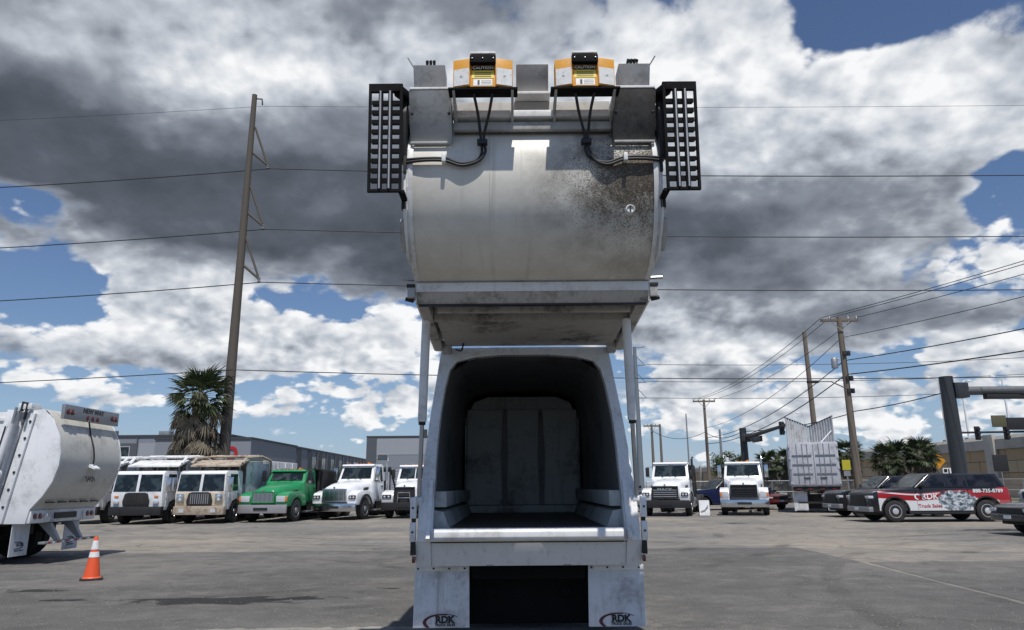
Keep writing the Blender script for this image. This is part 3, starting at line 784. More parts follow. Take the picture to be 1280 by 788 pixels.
FLAP = pmat('white_flap_rubber', (0.68, 0.70, 0.73), 0.6, var=0.07, vs=3, dirt=0.6, dirtcol=(0.13, 0.12, 0.11), ds=2.0, streak=0.62)
STEPB = pmat('step_black', (0.006, 0.006, 0.007), 0.8, var=0.3, spec=0.15)
UBLACK = pmat('flat_and_shade_black', (0.008, 0.008, 0.008), 0.9, var=0.5, spec=0.1)  # flat black; on the plate under the body it stands in for shade
PLATE = pmat('streaked_plate', (0.70, 0.715, 0.73), 0.45, var=0.05, vs=2, dirt=0.12, dirtcol=(0.30, 0.30, 0.30), ds=5, streak=0.6)
ORANGE = pmat('orange_panel', (0.78, 0.36, 0.035), 0.45, var=0.12, vs=9, dirt=0.45, ds=9, dirtcol=(.25, .13, .04))
YELLOW = pmat('yellow_label', (0.80, 0.62, 0.08), 0.5, var=0.06)
LABELW = pmat('white_label', (0.80, 0.80, 0.77), 0.5, var=0.06, dirt=.3, ds=20)

def main_truck():
    T = thing('refuse_truck', 'white rear-loading refuse truck seen from behind with its tailgate raised high', 'refuse truck', (TX, 8.0, 0))
    OFF = (0, -8.0, 0)
    B = lambda: MB(OFF)
    bx = lambda name, mat, par, x0, x1, y0, y1, z0, z1, bv=.006: B().box(x0, x1, y0, y1, z0, z1).build(name, mat, par, bevel=bv)
    Dz = lambda z: 7.92 + max(0.0, z - 1.1) * 0.49
    # ---------------- body
    half_o = [(1.195, .98), (1.195, 1.35), (1.175, 1.9), (1.145, 2.4), (1.105, 2.85), (1.085, 3.10), (1.072, 3.235), (1.045, 3.285), (.4, 3.29)]
    half_i = [(1.03, 1.11), (1.035, 1.55), (1.04, 2.0), (1.025, 2.4), (.99, 2.75), (.945, 2.98), (.865, 3.09), (.64, 3.155), (.3, 3.185)]
    mir = lambda h: h + [(-x, z) for x, z in reversed(h)]
    fn = lambda p, t: (p[0], Dz(p[1]) + t, p[1])
    fr = B().frame(mir(half_o), mir(half_i), fn, 0.0, .16).build('rear_frame', TWHITE, T, bevel=.006, segs=1)
    # outer skin and inner liner run forward from the frame
    so = [(x * .965, z - .02 if z > 3 else z) for x, z in mir(half_o)]
    B().loft([[(x, Dz(z) + .1602, z) for x, z in so], [(x, 14.7, z) for x, z in so]], True, False).build('body_shell', TWHITE, T, smooth=30)
    B().add([(x, 14.7, z) for x, z in so], [tuple(range(len(so)))]).build('front_wall', TWHITE, T)
    li = [(x * 1.004, z + .004) for x, z in mir(half_i)]
    B().loft([[(x, Dz(z) + .155, z) for x, z in li], [(x, 14.5, z) for x, z in li]], False, False).build('interior_liner', LINER, T, smooth=30)
    for y in (9.8, 11.0, 12.2, 13.4):
        for s in (-1, 1):
            B().prism([(s * 1.16, 1.0), (s * 1.235, 1.0), (s * 1.235, 1.5), (s * 1.16, 2.3), (s * 1.10, 2.3)], y, y + .12, 'y').build('body_rib', TWHITE, T)
    bx('floor', FLOORM, T, -1.06, 1.06, 7.99, 14.5, .98, 1.105, 0)
    for s in (-1, 1):
        B().prism([(s * .925, 3.0), (s * .86, 3.10), (s * .72, 3.13), (s * .80, 3.06)], 9.0, 9.03, 'y').build('corner_gusset', UBLACK, T)
    B().tube(spline([(-.88, 8.96, 3.26), (-.80, 8.80, 3.22), (-.76, 8.82, 3.36), (-.70, 8.9, 3.45)], 4), .012, 6).build('hose', SATIN, T)
    # inner rails along the floor edges
    for s in (-1, 1):
        a, b = sorted((s * .90, s * 1.033))
        bx('floor_rail', BLADE, T, a, b, 8.14, 12.6, 1.33, 1.50, .01)
        B().prism([(s * 1.034, 1.11), (s * .86, 1.11), (s * .93, 1.28), (s * 1.034, 1.30)], 8.10, 12.6, 'y').build('floor_rail', BLADE, T, bevel=.008)
    # ejector blade: three panels, grooves between, chamfered head
    ej = B().prism([(-1.0, 1.12), (1.0, 1.12), (1.0, 2.7), (.84, 3.0), (.6, 3.09), (-.6, 3.09), (-.84, 3.0), (-1.0, 2.7)], 12.62, 12.77, 'y').build('ejector_blade', BLADE, T)
    for x0, x1, tilt in ((-.97, -.34, -.05), (-.27, .29, 0), (.36, .97, .05)):
        B().prism([(x0, 1.24), (x1, 1.24), (x1 - tilt * .3, 2.86), (x0 - tilt * .3, 2.86)], 12.53, 12.619, 'y').build('blade_panel', BLADE, ej, bevel=.02)
    for x in (-.305, .325):
        B().prism([(x - .03, 1.24), (x + .03, 1.24), (x + .055, 2.1), (x + .02, 2.86), (x - .02, 2.86), (x - .055, 2.1)], 12.45, 12.619, 'y').build('blade_rib', LINER, ej)
    bx('blade_foot', BLADE, ej, -1.0, 1.0, 12.42, 12.619, 1.115, 1.235, .01)
    # ---------------- sill and lower rear
    B().prism([(7.82, 1.00), (7.80, 1.03), (7.80, 1.085), (7.825, 1.118), (7.99, 1.118), (7.99, 1.00)], -1.0, 1.0, 'x').build('sill_bar', TWHITE, T, bevel=.008)
    bx('sill_slot', DARKMETAL, T, -1.02, 1.02, 7.94, 8.0, .965, .998, 0)
    B().prism([(7.985, .962), (8.01, .962), (8.13, .735), (8.13, .715), (8.105, .715)], -1.05, 1.05, 'x').build('sill_plate', PLATE, T, bevel=.003)
    for s in (-1, 1):
        a, b = sorted((s * 1.052, s * 1.215))
        B().prism([(7.95, .979), (8.14, .979), (8.14, .715), (8.08, .715)], a, b, 'x').build('corner_plate', PLATE, T, bevel=.005)
        B().prism([(7.83, 1.02), (7.915, 1.12), (8.12, 1.62), (8.145, 1.60), (7.98, 1.0), (7.88, .985)], s * 1.07 - .022, s * 1.07 + .022, 'x').build('guide_wedge', TWHITE, T, bevel=.006)
        # turnbuckle latches on the corner
        for z0, z1 in ((1.22, 1.44), (.98, 1.18)):
            a, b = sorted((s * 1.213, s * 1.275))
            lt = bx('latch_bar', TWHITE, T, a, b, 7.93, 8.01, z0, z1, .008)
            B().lathe([(.012, 7.92), (.012, 7.929), (.002, 7.918)], 8, 'y', (s * 1.244, 0, (z0 + z1) / 2)).build('bolt', DARKMETAL, lt)
        bx('latch_clevis', DARKMETAL, T, *sorted((s * 1.215, s * 1.26)), 7.95, 8.0, 1.181, 1.219, .005)
        bx('latch_clevis', DARKMETAL, T, *sorted((s * 1.21, s * 1.265)), 7.94, 8.02, .84, .979, .01)
        bx('marker_lamp', REDLENS, T, *sorted((s * 1.216, s * 1.25)), 7.98, 8.05, .76, .83, .008)
    # ---------------- mud flaps with the dealer's mark
    for x0, x1 in ((-1.265, -.65), (.65, 1.275)):
        fp = B().prism([(x0, .06), (x1, .06), (x1 - .005, .70), (x0 + .01, .70)], 8.30, 8.312, 'y').build('mud_flap', FLAP, T, bevel=.002)
        sp = bx('flap_strip', TWHITE, fp, x0 + .01, x1 - .005, 8.288, 8.2995, .645, .70, .003)
        for k in range(4):
            B().lathe([(.011, 8.287), (.011, 8.28), (.004, 8.277)], 8, 'y', (x0 + .045 + k * (x1 - x0 - .1) / 3, 0, .672)).build('bolt', DARKMETAL, fp)
        cx = (x0 + x1) / 2 + .045
        yl = .293
        # crescent
        arc = lambda a, rx, ry, ox: (cx - .03 + ox + rx * cos(a), .115 + ry * sin(a))
        A = [radians(78 + k * 7.4) for k in range(20)]
        cres = [arc(a, .215, .088, 0) for a in A] + [arc(a, .19, .074, .012) for a in reversed(A)]
        B().prism(cres, 8.2945, 8.2992, 'y').build('logo_crescent', pmat('maroon_print', (.09, .012, .02), .5), fp)
        tail = [arc(radians(78 - k * 5), .215, .088, 0) for k in range(9)]
        B().prism(tail + [(x - .002, z - .004) for x, z in reversed(tail)], 8.2945, 8.2992, 'y').build('logo_crescent', INKBLK, fp)
        text('logo_lettering', 'RDK', .098, INKBLK, fp, (cx - .005, yl, .141), (pi / 2, 0, 0), .0042, 1.04)
        for sx, wd in ((-.107, .030), (-.038, .030), (.026, .030)):
            for zz in (.1095, .1705): B().box(cx + sx - .007, cx + sx + wd - .006, 8.2925, 8.2975, zz - .003, zz + .003).build('logo_serif', INKBLK, fp)
        text('logo_lettering', 'TRUCK SALES', .036, INKBLK, fp, (cx - .002, yl, .088), (pi / 2, 0, 0), .0008, 1.0)
    # ---------------- running gear in the dark under the body
    for s in (-1, 1):
        bx('frame_rail', DARKMETAL, T, *sorted((s * .38, s * .46)), 8.1, 16.5, .72, .97, 0)
    bx('cross_member', UBLACK, T, -.62, .62, 8.25, 8.33, .56, .70, .01)
    bx('shade_plate', UBLACK, T, -.99, .99, 8.52, 8.55, .06, .90, 0)  # added black plate standing in for the deep shade under the body
    bx('underbody_shield', DARKMETAL, T, -1.0, 1.0, 8.56, 14.5, .90, .975, 0)
    for y in (9.75, 11.1):
        ax = B().tube([(-1.0, y, .52), (-.25, y, .52), (.25, y, .52), (1.0, y, .52)], [.08, .10, .10, .08], 10).build('axle', DARKMETAL, T, smooth=40)
        B().lathe([(.06, y - .26), (.20, y - .2), (.24, y), (.18, y + .2), (.06, y + .26)], 16, 'y', (0, 0, .54)).build('differential', DARKMETAL, ax, smooth=40)
        for s in (-1, 1):
            B().lathe([(.03, y - .52), (.085, y - .5), (.09, y - .36), (.08, y - .3), (.03, y - .28)], 16, 'y', (s * .40, 0, .42)).build('brake_chamber', DARKMETAL, ax, smooth=40)
            for w_ in (.80, 1.08):
                wheel(T, s * w_, y - 8.0, .51, .26, WHITE)
    for s in (-1, 1):   # round lamps on the added shade plate, blackened to sink into its dark
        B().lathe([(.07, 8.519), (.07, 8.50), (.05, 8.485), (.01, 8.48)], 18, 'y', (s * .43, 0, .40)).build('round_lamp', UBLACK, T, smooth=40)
    for s in (-1, 1): wheel(T, s * 1.05, 15.6 - 8, .51, .3, WHITE)
    bx('cross_member', DARKMETAL, T, -1.0, 1.0, 13.0, 13.1, .3, .9, 0)
    # ---------------- cab at the far end
    cab = B().prism([(14.95, .7), (14.95, 2.7), (16.5, 2.7), (16.75, 2.5), (16.95, 1.6), (16.95, .7)], -1.15, 1.15, 'x').build('cab', TWHITE, T, bevel=.06)
    for s in (-1, 1):
        B().prism([(15.3, 1.6), (15.3, 2.45), (16.4, 2.45), (16.65, 1.6)], *sorted((s * 1.151, s * 1.165)), 'x').build('side_window', GLASS, cab)
        mr = bx('mirror', SATIN, cab, *sorted((s * 1.32, s * 1.48)), 16.7, 16.78, 1.6, 2.2, .02)
        B().tube([(s * 1.15, 16.7, 2.25), (s * 1.4, 16.74, 2.25), (s * 1.4, 16.74, 1.55)], .015, 6).build('mirror_arm', DARKMETAL, cab)
    bx('windshield', GLASS, cab, -1.0, 1.0, 16.86, 16.97, 1.65, 2.4, .02)
    # ---------------- lift struts
    for s in (-1, 1):
        top, bot = Vector((s * 1.125, 7.80, 3.38)), Vector((s * 1.205, 8.10, 1.40))
        at = lambda u: tuple(top.lerp(bot, u))
        st = B().tube([at(0), at(.565)], .050, 18).build('lift_cylinder', TWHITE, T, smooth=40)
        B().tube([at(.56), at(.585)], .040, 14).build('gland', DARKMETAL, st, smooth=40)
        B().tube([at(.58), at(1)], .025, 12).build('rod', STEEL, st, smooth=40)
        B().tube([tuple(Vector(at(1)) + Vector((-.05, 0, 0))), tuple(Vector(at(1)) + Vector((.05, 0, 0)))], .05, 12).build('rod_eye', TWHITE, st, smooth=40)
    # ---------------- tailgate, swung up about the hinge on the body's top edge
    G_ = B().prism([(9.03, 3.26), (8.98, 3.42), (8.4, 4.6), (7.6, 5.2), (6.75, 5.30), (6.53, 5.02), (6.45, 4.93), (6.37, 4.76), (6.34, 4.56), (6.36, 4.36), (6.42, 4.15), (6.52, 3.96), (6.68, 3.80), (6.88, 3.68), (7.12, 3.62), (7.17, 3.42)], 1.205, 1.222, 'x').build('tailgate', TWHITE, T)
    B().prism([(9.03, 3.26), (8.98, 3.42), (8.4, 4.6), (7.6, 5.2), (6.75, 5.30), (6.53, 5.02), (6.45, 4.93), (6.37, 4.76), (6.34, 4.56), (6.36, 4.36), (6.42, 4.15), (6.52, 3.96), (6.68, 3.80), (6.88, 3.68), (7.12, 3.62), (7.17, 3.42)], -1.222, -1.205, 'x').build('side_plate', TWHITE, G_)
    prof = spline([(7.12, 3.62, 0), (6.88, 3.68, 0), (6.68, 3.80, 0), (6.52, 3.96, 0), (6.42, 4.15, 0), (6.36, 4.36, 0), (6.34, 4.56, 0), (6.37, 4.76, 0), (6.45, 4.93, 0), (6.53, 5.02, 0)], 5)
    sh = B()
    n = len(prof)
    xs = [-1.204 + 2.408 * i / 8 for i in range(9)]
    sh.loft([[(x, q.x + .02, q.y) for q in prof] for x in xs], False, False).build('hopper_shell', SHELL, G_, smooth=60)
    for s in (-1, 1):   # welded edge flanges standing a little proud of the shell
        B().loft([[(s * 1.165, q.x + .006, q.y) for q in prof], [(s * 1.204, q.x - .004, q.y) for q in prof], [(s * 1.204, q.x + .03, q.y) for q in prof]], False, False).build('edge_flange', TWHITE, G_, smooth=60)
        B().prism([(6.33, 4.5), (6.335, 4.12), (6.46, 3.93), (6.66, 3.74), (6.80, 3.72), (6.95, 3.76), (6.70, 4.3), (6.5, 4.5)], *sorted((s * 1.223, s * 1.245)), 'x').build('side_ear', TWHITE, G_, bevel=.004)
        B().prism([(6.40, 4.02), (6.52, 3.86), (6.64, 3.78), (6.74, 3.86), (6.62, 4.02), (6.48, 4.08)], *sorted((s * 1.246, s * 1.29)), 'x').build('side_ear', TGREY, G_, bevel=.012)
        B().prism([(6.24, 5.10), (6.30, 5.25), (6.75, 5.1), (6.75, 4.7), (6.32, 4.62)], *sorted((s * 1.223, s * 1.295)), 'x').build('side_box', SATIN, G_, bevel=.02)
        bx('hydraulic_block', DARKMETAL, G_, *sorted((s * 1.223, s * 1.25)), 6.30, 6.40, 4.48, 4.66, .01)
        bx('hydraulic_block', DARKMETAL, G_, *sorted((s * 1.223, s * 1.262)), 6.33, 6.40, 4.12, 4.26, .01)
    B().prism([(6.55, 5.03), (6.75, 5.30), (7.6, 5.2), (8.4, 4.6), (8.98, 3.42), (8.96, 3.40), (8.37, 4.57), (7.58, 5.16), (6.77, 5.26), (6.58, 5.02)], -1.2049, 1.2049, 'x').build('top_panel', TWHITE, G_)
    # upper rail with the ledge
    bx('upper_rail', TGREY, G_, -.785, .785, 6.46, 6.56, 5.021, 5.32, .008)
    bx('upper_ledge', TWHITE, G_, -.785, .785, 6.36, 6.459, 5.10, 5.17, .008)
    bx('upper_ledge', TGREY, G_, -.785, .785, 6.40, 6.459, 4.98, 5.06, .008)
    for s, mat in ((-1, TGREY), (1, TDIRTY)):
        cb = B().prism([(6.19, 5.30), (6.385, 4.835), (6.50, 4.835), (6.50, 5.30)], *sorted((s * .79, s * 1.20)), 'x').build('corner_box', mat, G_, bevel=.010)
        bx('corner_lip', TGREY, cb, *sorted((s * .795, s * 1.195)), 6.352, 6.384, 4.812, 4.834, .004)
        for k in (.815, 1.175):
            B().lathe([(.014, 6.29), (.014, 6.262), (.002, 6.258)], 8, 'y', (s * k, 0, 5.09)).build('bolt', DARKMETAL, cb)
        B().prism([(6.27, 5.62), (6.40, 5.325), (6.5, 5.325), (6.5, 5.62)], *sorted((s * .86, s * 1.175)), 'x').build('top_box', TGREY, G_, bevel=.008)
        bx('top_rim', TWHITE, G_, *sorted((s * .80, s * 1.19)), 6.185, 6.5, 5.302, 5.324, .003)
        # hoses looped over the top, whip aerial
        for k in range(3):
            x = s * (.98 + .035 * k)
            B().tube([(x, 6.33, 5.60), (x + .005, 6.31, 5.68), (x, 6.39, 5.74), (x - .01, 6.44, 5.68), (x, 6.46, 5.60)], .014, 7).build('hose', SATIN, G_, smooth=50)
        B().tube([(s * 1.165, 6.33, 5.61), (s * 1.235, 6.30, 5.72)], .007, 5).build('aerial', GALV, G_)
    B().prism([(6.27, 5.62), (6.40, 5.352), (6.5, 5.352), (6.5, 5.62)], -.155, .165, 'x').build('top_box', TGREY, G_, bevel=.008)
    bx('top_rim', TWHITE, G_, -.17, .18, 6.32, 6.5, 5.325, 5.351, .002)
    # ---------------- warning boxes on brackets
    for cx in (-.475, .50):
        W = B().prism([(6.04, 5.235), (6.08, 5.54), (6.22, 5.54), (6.22, 5.235)], cx - .12, cx + .12, 'x').build('warning_box', ORANGE, G_, bevel=.004)
        for s in (-1, 1):
            B().prism([(cx + s * .1205, 6.035), (cx + s * .285, 6.075), (cx + s * .285, 6.22), (cx + s * .1205, 6.22)], 5.245, 5.535, 'z').build('side_panel', ORANGE, W, bevel=.004)
            f = lambda u, zz, p: (cx + s * (.1305 + .147 * u), 6.028 + .0385 * u - p, zz)
            B().add([f(0, 5.255, 0), f(1, 5.255, 0), f(1, 5.43, 0), f(0, 5.43, 0)], [(0, 1, 2, 3)]).build('white_sticker', LABELW, W)
            B().add([f(.45, 5.34, .002), f(.62, 5.345, .002), f(.58, 5.36, .002), f(.46, 5.355, .002)], [(0, 1, 2, 3)]).build('sticker_mark', TGREY, W)
        # the lamp unit overhanging the top
        lp = B().prism([(6.005, 5.475), (6.01, 5.555), (6.1, 5.57), (6.2, 5.57), (6.2, 5.545), (6.08, 5.542), (6.065, 5.475)], cx - .125, cx + .125, 'x').build('lamp_housing', STEPB, W, bevel=.005)
        bx('lamp_top', LABELW, lp, cx - .122, cx + .122, 6.01, 6.2, 5.571, 5.590, .004)
        for k in (-.1, 0, .1): B().lathe([(.007, 6.004), (.007, 6.0), (.001, 5.998)], 6, 'y', (cx + k, 0, 5.515)).build('screw', STEEL, lp)
        fy = lambda z: 6.04 + (z - 5.235) * .131 - .003
        def lab(nm, mat, xa, xb, za, zb, p=0.0):
            return B().add([(cx + xa, fy(za) - p, za), (cx + xb, fy(za) - p, za), (cx + xb, fy(zb) - p, zb), (cx + xa, fy(zb) - p, zb)], [(0, 1, 2, 3)]).build(nm, mat, W)
        lab('warning_label', STEPB, -.105, .105, 5.425, 5.468)
        tl = radians(90 - 7.5)
        text('warning_lettering', 'CAUTION', .042, LABELW, W, (cx, fy(5.445) - 8.006, 5.445), (tl, 0, 0), .0012, 1.05, depth=.0008)
        lab('warning_label', YELLOW, -.105, .105, 5.33, 5.415)
        for k in range(3): lab('label_lines', SATIN, -.08, .08, 5.345 + k * .022, 5.352 + k * .022, .002)
        lab('white_sticker', LABELW, -.09, .09, 5.245, 5.32)
        lab('sticker_mark', SATIN, -.05, -.03, 5.255, 5.308, .002)
        for k in range(3): lab('label_lines', TGREY, -.015, .08, 5.262 + k * .018, 5.267 + k * .018, .002)
        # shelf and brackets
        shf = bx('shelf', STEPB, G_, cx - .33, cx + .33, 6.045, 6.20, 5.212, 5.234, .003)
        for s in (-1, 1):
            B().prism([(6.06, 5.211), (6.46, 5.211), (6.46, 5.05), (6.43, 5.05)], cx + s * .28 - .012, cx + s * .28 + .012, 'x').build('bracket', TGREY, shf)
        # cables: two down from the box, a clamp, then away along the shell to the side
        s = -1 if cx < 0 else 1
        kx = cx - .015 if s < 0 else cx + .02
        a = [(cx - .09, 6.12, 5.21), (cx - .055, 6.2, 5.05), (kx - .02, 6.312, 4.90), (kx - .012, 6.33, 4.80), (kx - .005, 6.328, 4.70), (kx + s * .05, 6.326, 4.62), (kx + s * .20, 6.324, 4.585), (kx + s * .36, 6.324, 4.635), (kx + s * .55, 6.324, 4.64), (kx + s * .73, 6.328, 4.63)]
        b = [(cx + .09, 6.12, 5.21), (cx + .055, 6.2, 5.05), (kx + .022, 6.312, 4.90), (kx + .014, 6.33, 4.80), (kx + .03, 6.312, 4.70), (kx + .02 + s * .06, 6.312, 4.60), (kx + s * .20, 6.31, 4.555), (kx + s * .36, 6.31, 4.605), (kx + s * .55, 6.31, 4.61), (kx + s * .73, 6.328, 4.60)]
        for c_ in (a, b): B().tube(spline(c_, 6), .0145, 8).build('cable', SATIN, G_, smooth=60)
        bx('cable_clamp', SATIN, G_, kx - .05, kx + .05, 6.285, 6.355, 4.775, 4.825, .008)
        bx('cable_clamp', TWHITE, G_, *sorted((kx + s * .35, kx + s * .39)), 6.27, 6.345, 4.585, 4.665, .008)
    for x in (-.42, .44):
        B().loft([[(x - .006, q.x + .021, q.y) for q in prof], [(x, q.x + .0155, q.y) for q in prof], [(x + .006, q.x + .021, q.y) for q in prof]], False, False).build('weld_seam', SHELL, G_, smooth=60)
    # ---------------- round plug on the shell
    pc = (.93, 0, 4.13)
    pl = B().lathe([(.045, 6.46), (.045, 6.395), (.036, 6.385), (.030, 6.40), (.004, 6.40)], 18, 'y', pc).build('round_plug', TWHITE, G_, smooth=40)
    bx('plug_bar', DARKMETAL, pl, pc[0] - .006, pc[0] + .006, 6.385, 6.399, pc[2] - .028, pc[2] + .028, 0)
    # ---------------- folded steps either side, gratings now upright
    for s in (-1, 1):
        ST = B().frame([(s * 1.235, 4.215), (s * 1.55, 4.215), (s * 1.575, 5.33), (s * 1.25, 5.33)], [(s * 1.26, 4.24), (s * 1.527, 4.24), (s * 1.549, 5.245), (s * 1.275, 5.245)], lambda p, t: (p[0], t, p[1]), 6.13, 6.165).build('step_grating', STEPB, G_)
        for k in range(1, 3):
            u = k / 3
            xb, xt = s * (1.26 + .267 * u), s * (1.275 + .274 * u)
            B().prism([(xb - .021, 4.24), (xb + .021, 4.24), (xt + .021, 5.245), (xt - .021, 5.245)], 6.1355, 6.16, 'y').build('grating_bar', STEPB, ST)
            B().prism([(xb - .007, 4.24), (xb + .007, 4.24), (xt + .007, 5.245), (xt - .007, 5.245)], 6.112, 6.135, 'y').build('grating_strip', GALV, ST)
        for k in range(1, 10):
            z = 4.24 + 1.005 * k / 10
            B().prism([(6.161, z - .020), (6.23, z - .004), (6.23, z + .036), (6.161, z + .022)], *sorted((s * (1.262 + .0014 * k), s * (1.526 + .0021 * k))), 'x').build('grating_bar', STEPB, ST)
        B().prism([(s * 1.20, 6.45), (s * 1.20, 6.28), (s * 1.28, 6.12), (s * 1.34, 6.12), (s * 1.34, 6.22)], 5.245, 5.327, 'z').build('step_arm', STEPB, ST, bevel=.005)
        bx('step_arm', STEPB, ST, *sorted((s * 1.205, s * 1.26)), 6.14, 6.34, 4.20, 4.235, .005)
    # ---------------- lower lip and the open mouth, facing down
    bx('lip_beam', TWHITE, G_, -1.204, 1.204, 7.10, 7.16, 3.515, 3.615, .006)
    B().prism([(7.09, 3.617), (7.11, 3.635), (7.2, 3.635), (7.2, 3.617)], -1.204, 1.204, 'x').build('lip_ledge', TGREY, G_)
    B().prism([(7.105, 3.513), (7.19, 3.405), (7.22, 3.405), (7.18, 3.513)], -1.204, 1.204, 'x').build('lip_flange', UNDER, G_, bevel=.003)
    bx('rubber_seal', SATIN, G_, -1.19, 1.19, 7.18, 7.23, 3.385, 3.404, .003)
    for s in (-1, 1):
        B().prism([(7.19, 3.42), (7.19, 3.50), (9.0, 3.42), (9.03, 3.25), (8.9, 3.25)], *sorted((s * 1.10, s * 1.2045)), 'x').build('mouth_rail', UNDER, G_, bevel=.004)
        bx('hinge_lug', TGREY, G_, *sorted((s * .99, s * 1.10)), 8.86, 9.0, 3.20, 3.36, .01)
        bx('lip_bracket', TGREY, G_, *sorted((s * 1.2225, s * 1.30)), 7.12, 7.26, 3.46, 3.57, .006)
        bx('lip_bracket', SATIN, G_, *sorted((s * 1.2225, s * 1.31)), 7.11, 7.24, 3.571, 3.605, .004)
        B().tube([(s * 1.223, 7.14, 3.66), (s * 1.36, 7.14, 3.665)], .018, 8).build('lip_pin', STEEL, G_)
        B().tube([(s * 1.24, 7.18, 3.44), (s * 1.325, 7.18, 3.46)], .022, 8).build('lip_pin', DARKMETAL, G_)
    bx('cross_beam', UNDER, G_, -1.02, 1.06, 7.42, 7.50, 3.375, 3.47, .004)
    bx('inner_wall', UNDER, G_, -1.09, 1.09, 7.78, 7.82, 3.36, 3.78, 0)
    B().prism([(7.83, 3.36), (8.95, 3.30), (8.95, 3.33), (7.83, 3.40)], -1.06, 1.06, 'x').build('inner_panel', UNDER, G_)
    G_.location.x = 0.055      # the raised gate hangs slightly off centre on its worn hinges
    return T
main_truck()

# ================================================================ vehicles in the lot; every one faces local -Y, origin under the front axle
def qp(c, u0, u1, v0, v1, off):
    """a quad lying on the quad c (bl, br, tr, tl), lifted off it along its normal"""
    bl, br, tr, tl = [Vector(p) for p in c]
    n = (br - bl).cross(tl - bl).normalized() * off
    P = lambda u, v: (bl.lerp(br, u)).lerp(tl.lerp(tr, u), v) + n
    return [P(u0, v0), P(u1, v0), P(u1, v1), P(u0, v1)]
def slab(c, u0, u1, v0, v1, off, name, mat, parent, thick=.02):
    a = qp(c, u0, u1, v0, v1, off); b = qp(c, u0, u1, v0, v1, off - thick)
    return MB().loft([b, a], True, True).build(name, mat, parent)

def arch(cy, cz, r, zb, n=9):
    """points of a wheel arch from rear to front at height zb"""
    a0 = math.asin(max(-1, min(1, (zb - cz) / r)))
    return [(cy + r * cos(a0 + (pi - 2 * a0) * k / n), cz + r * sin(a0 + (pi - 2 * a0) * k / n)) for k in range(n + 1)]

def mirror_set(T, x, y, z, h=.55):
    for s in (-1, 1):
        MB().tube([(s * (x - .25), y + .1, z + h * .55), (s * x, y, z + h * .55), (s * x, y, z - h * .55), (s * (x - .25), y + .1, z - h * .55)], .016, 6).build('mirror_arm', SATIN, T)
        m = MB().box(s * x - .10, s * x + .10, y - .05, y + .04, z - h * .5, z + h * .5).build('mirror', CHROME if h > .6 else SATIN, T, bevel=.025)

def frame_and_tandem(T, y0, length, rim=STEEL):
    for s in (-1, 1):
        MB().box(*sorted((s * .36, s * .44)), y0, length, .72, .98).build('frame_rail', DARKMETAL, T)
    for y in (length - 2.2, length - .9):
        duals(T, y, .50, 1.05, rim)
        MB().tube([(-1, y, .5), (1, y, .5)], .09, 8).build('axle', DARKMETAL, T)

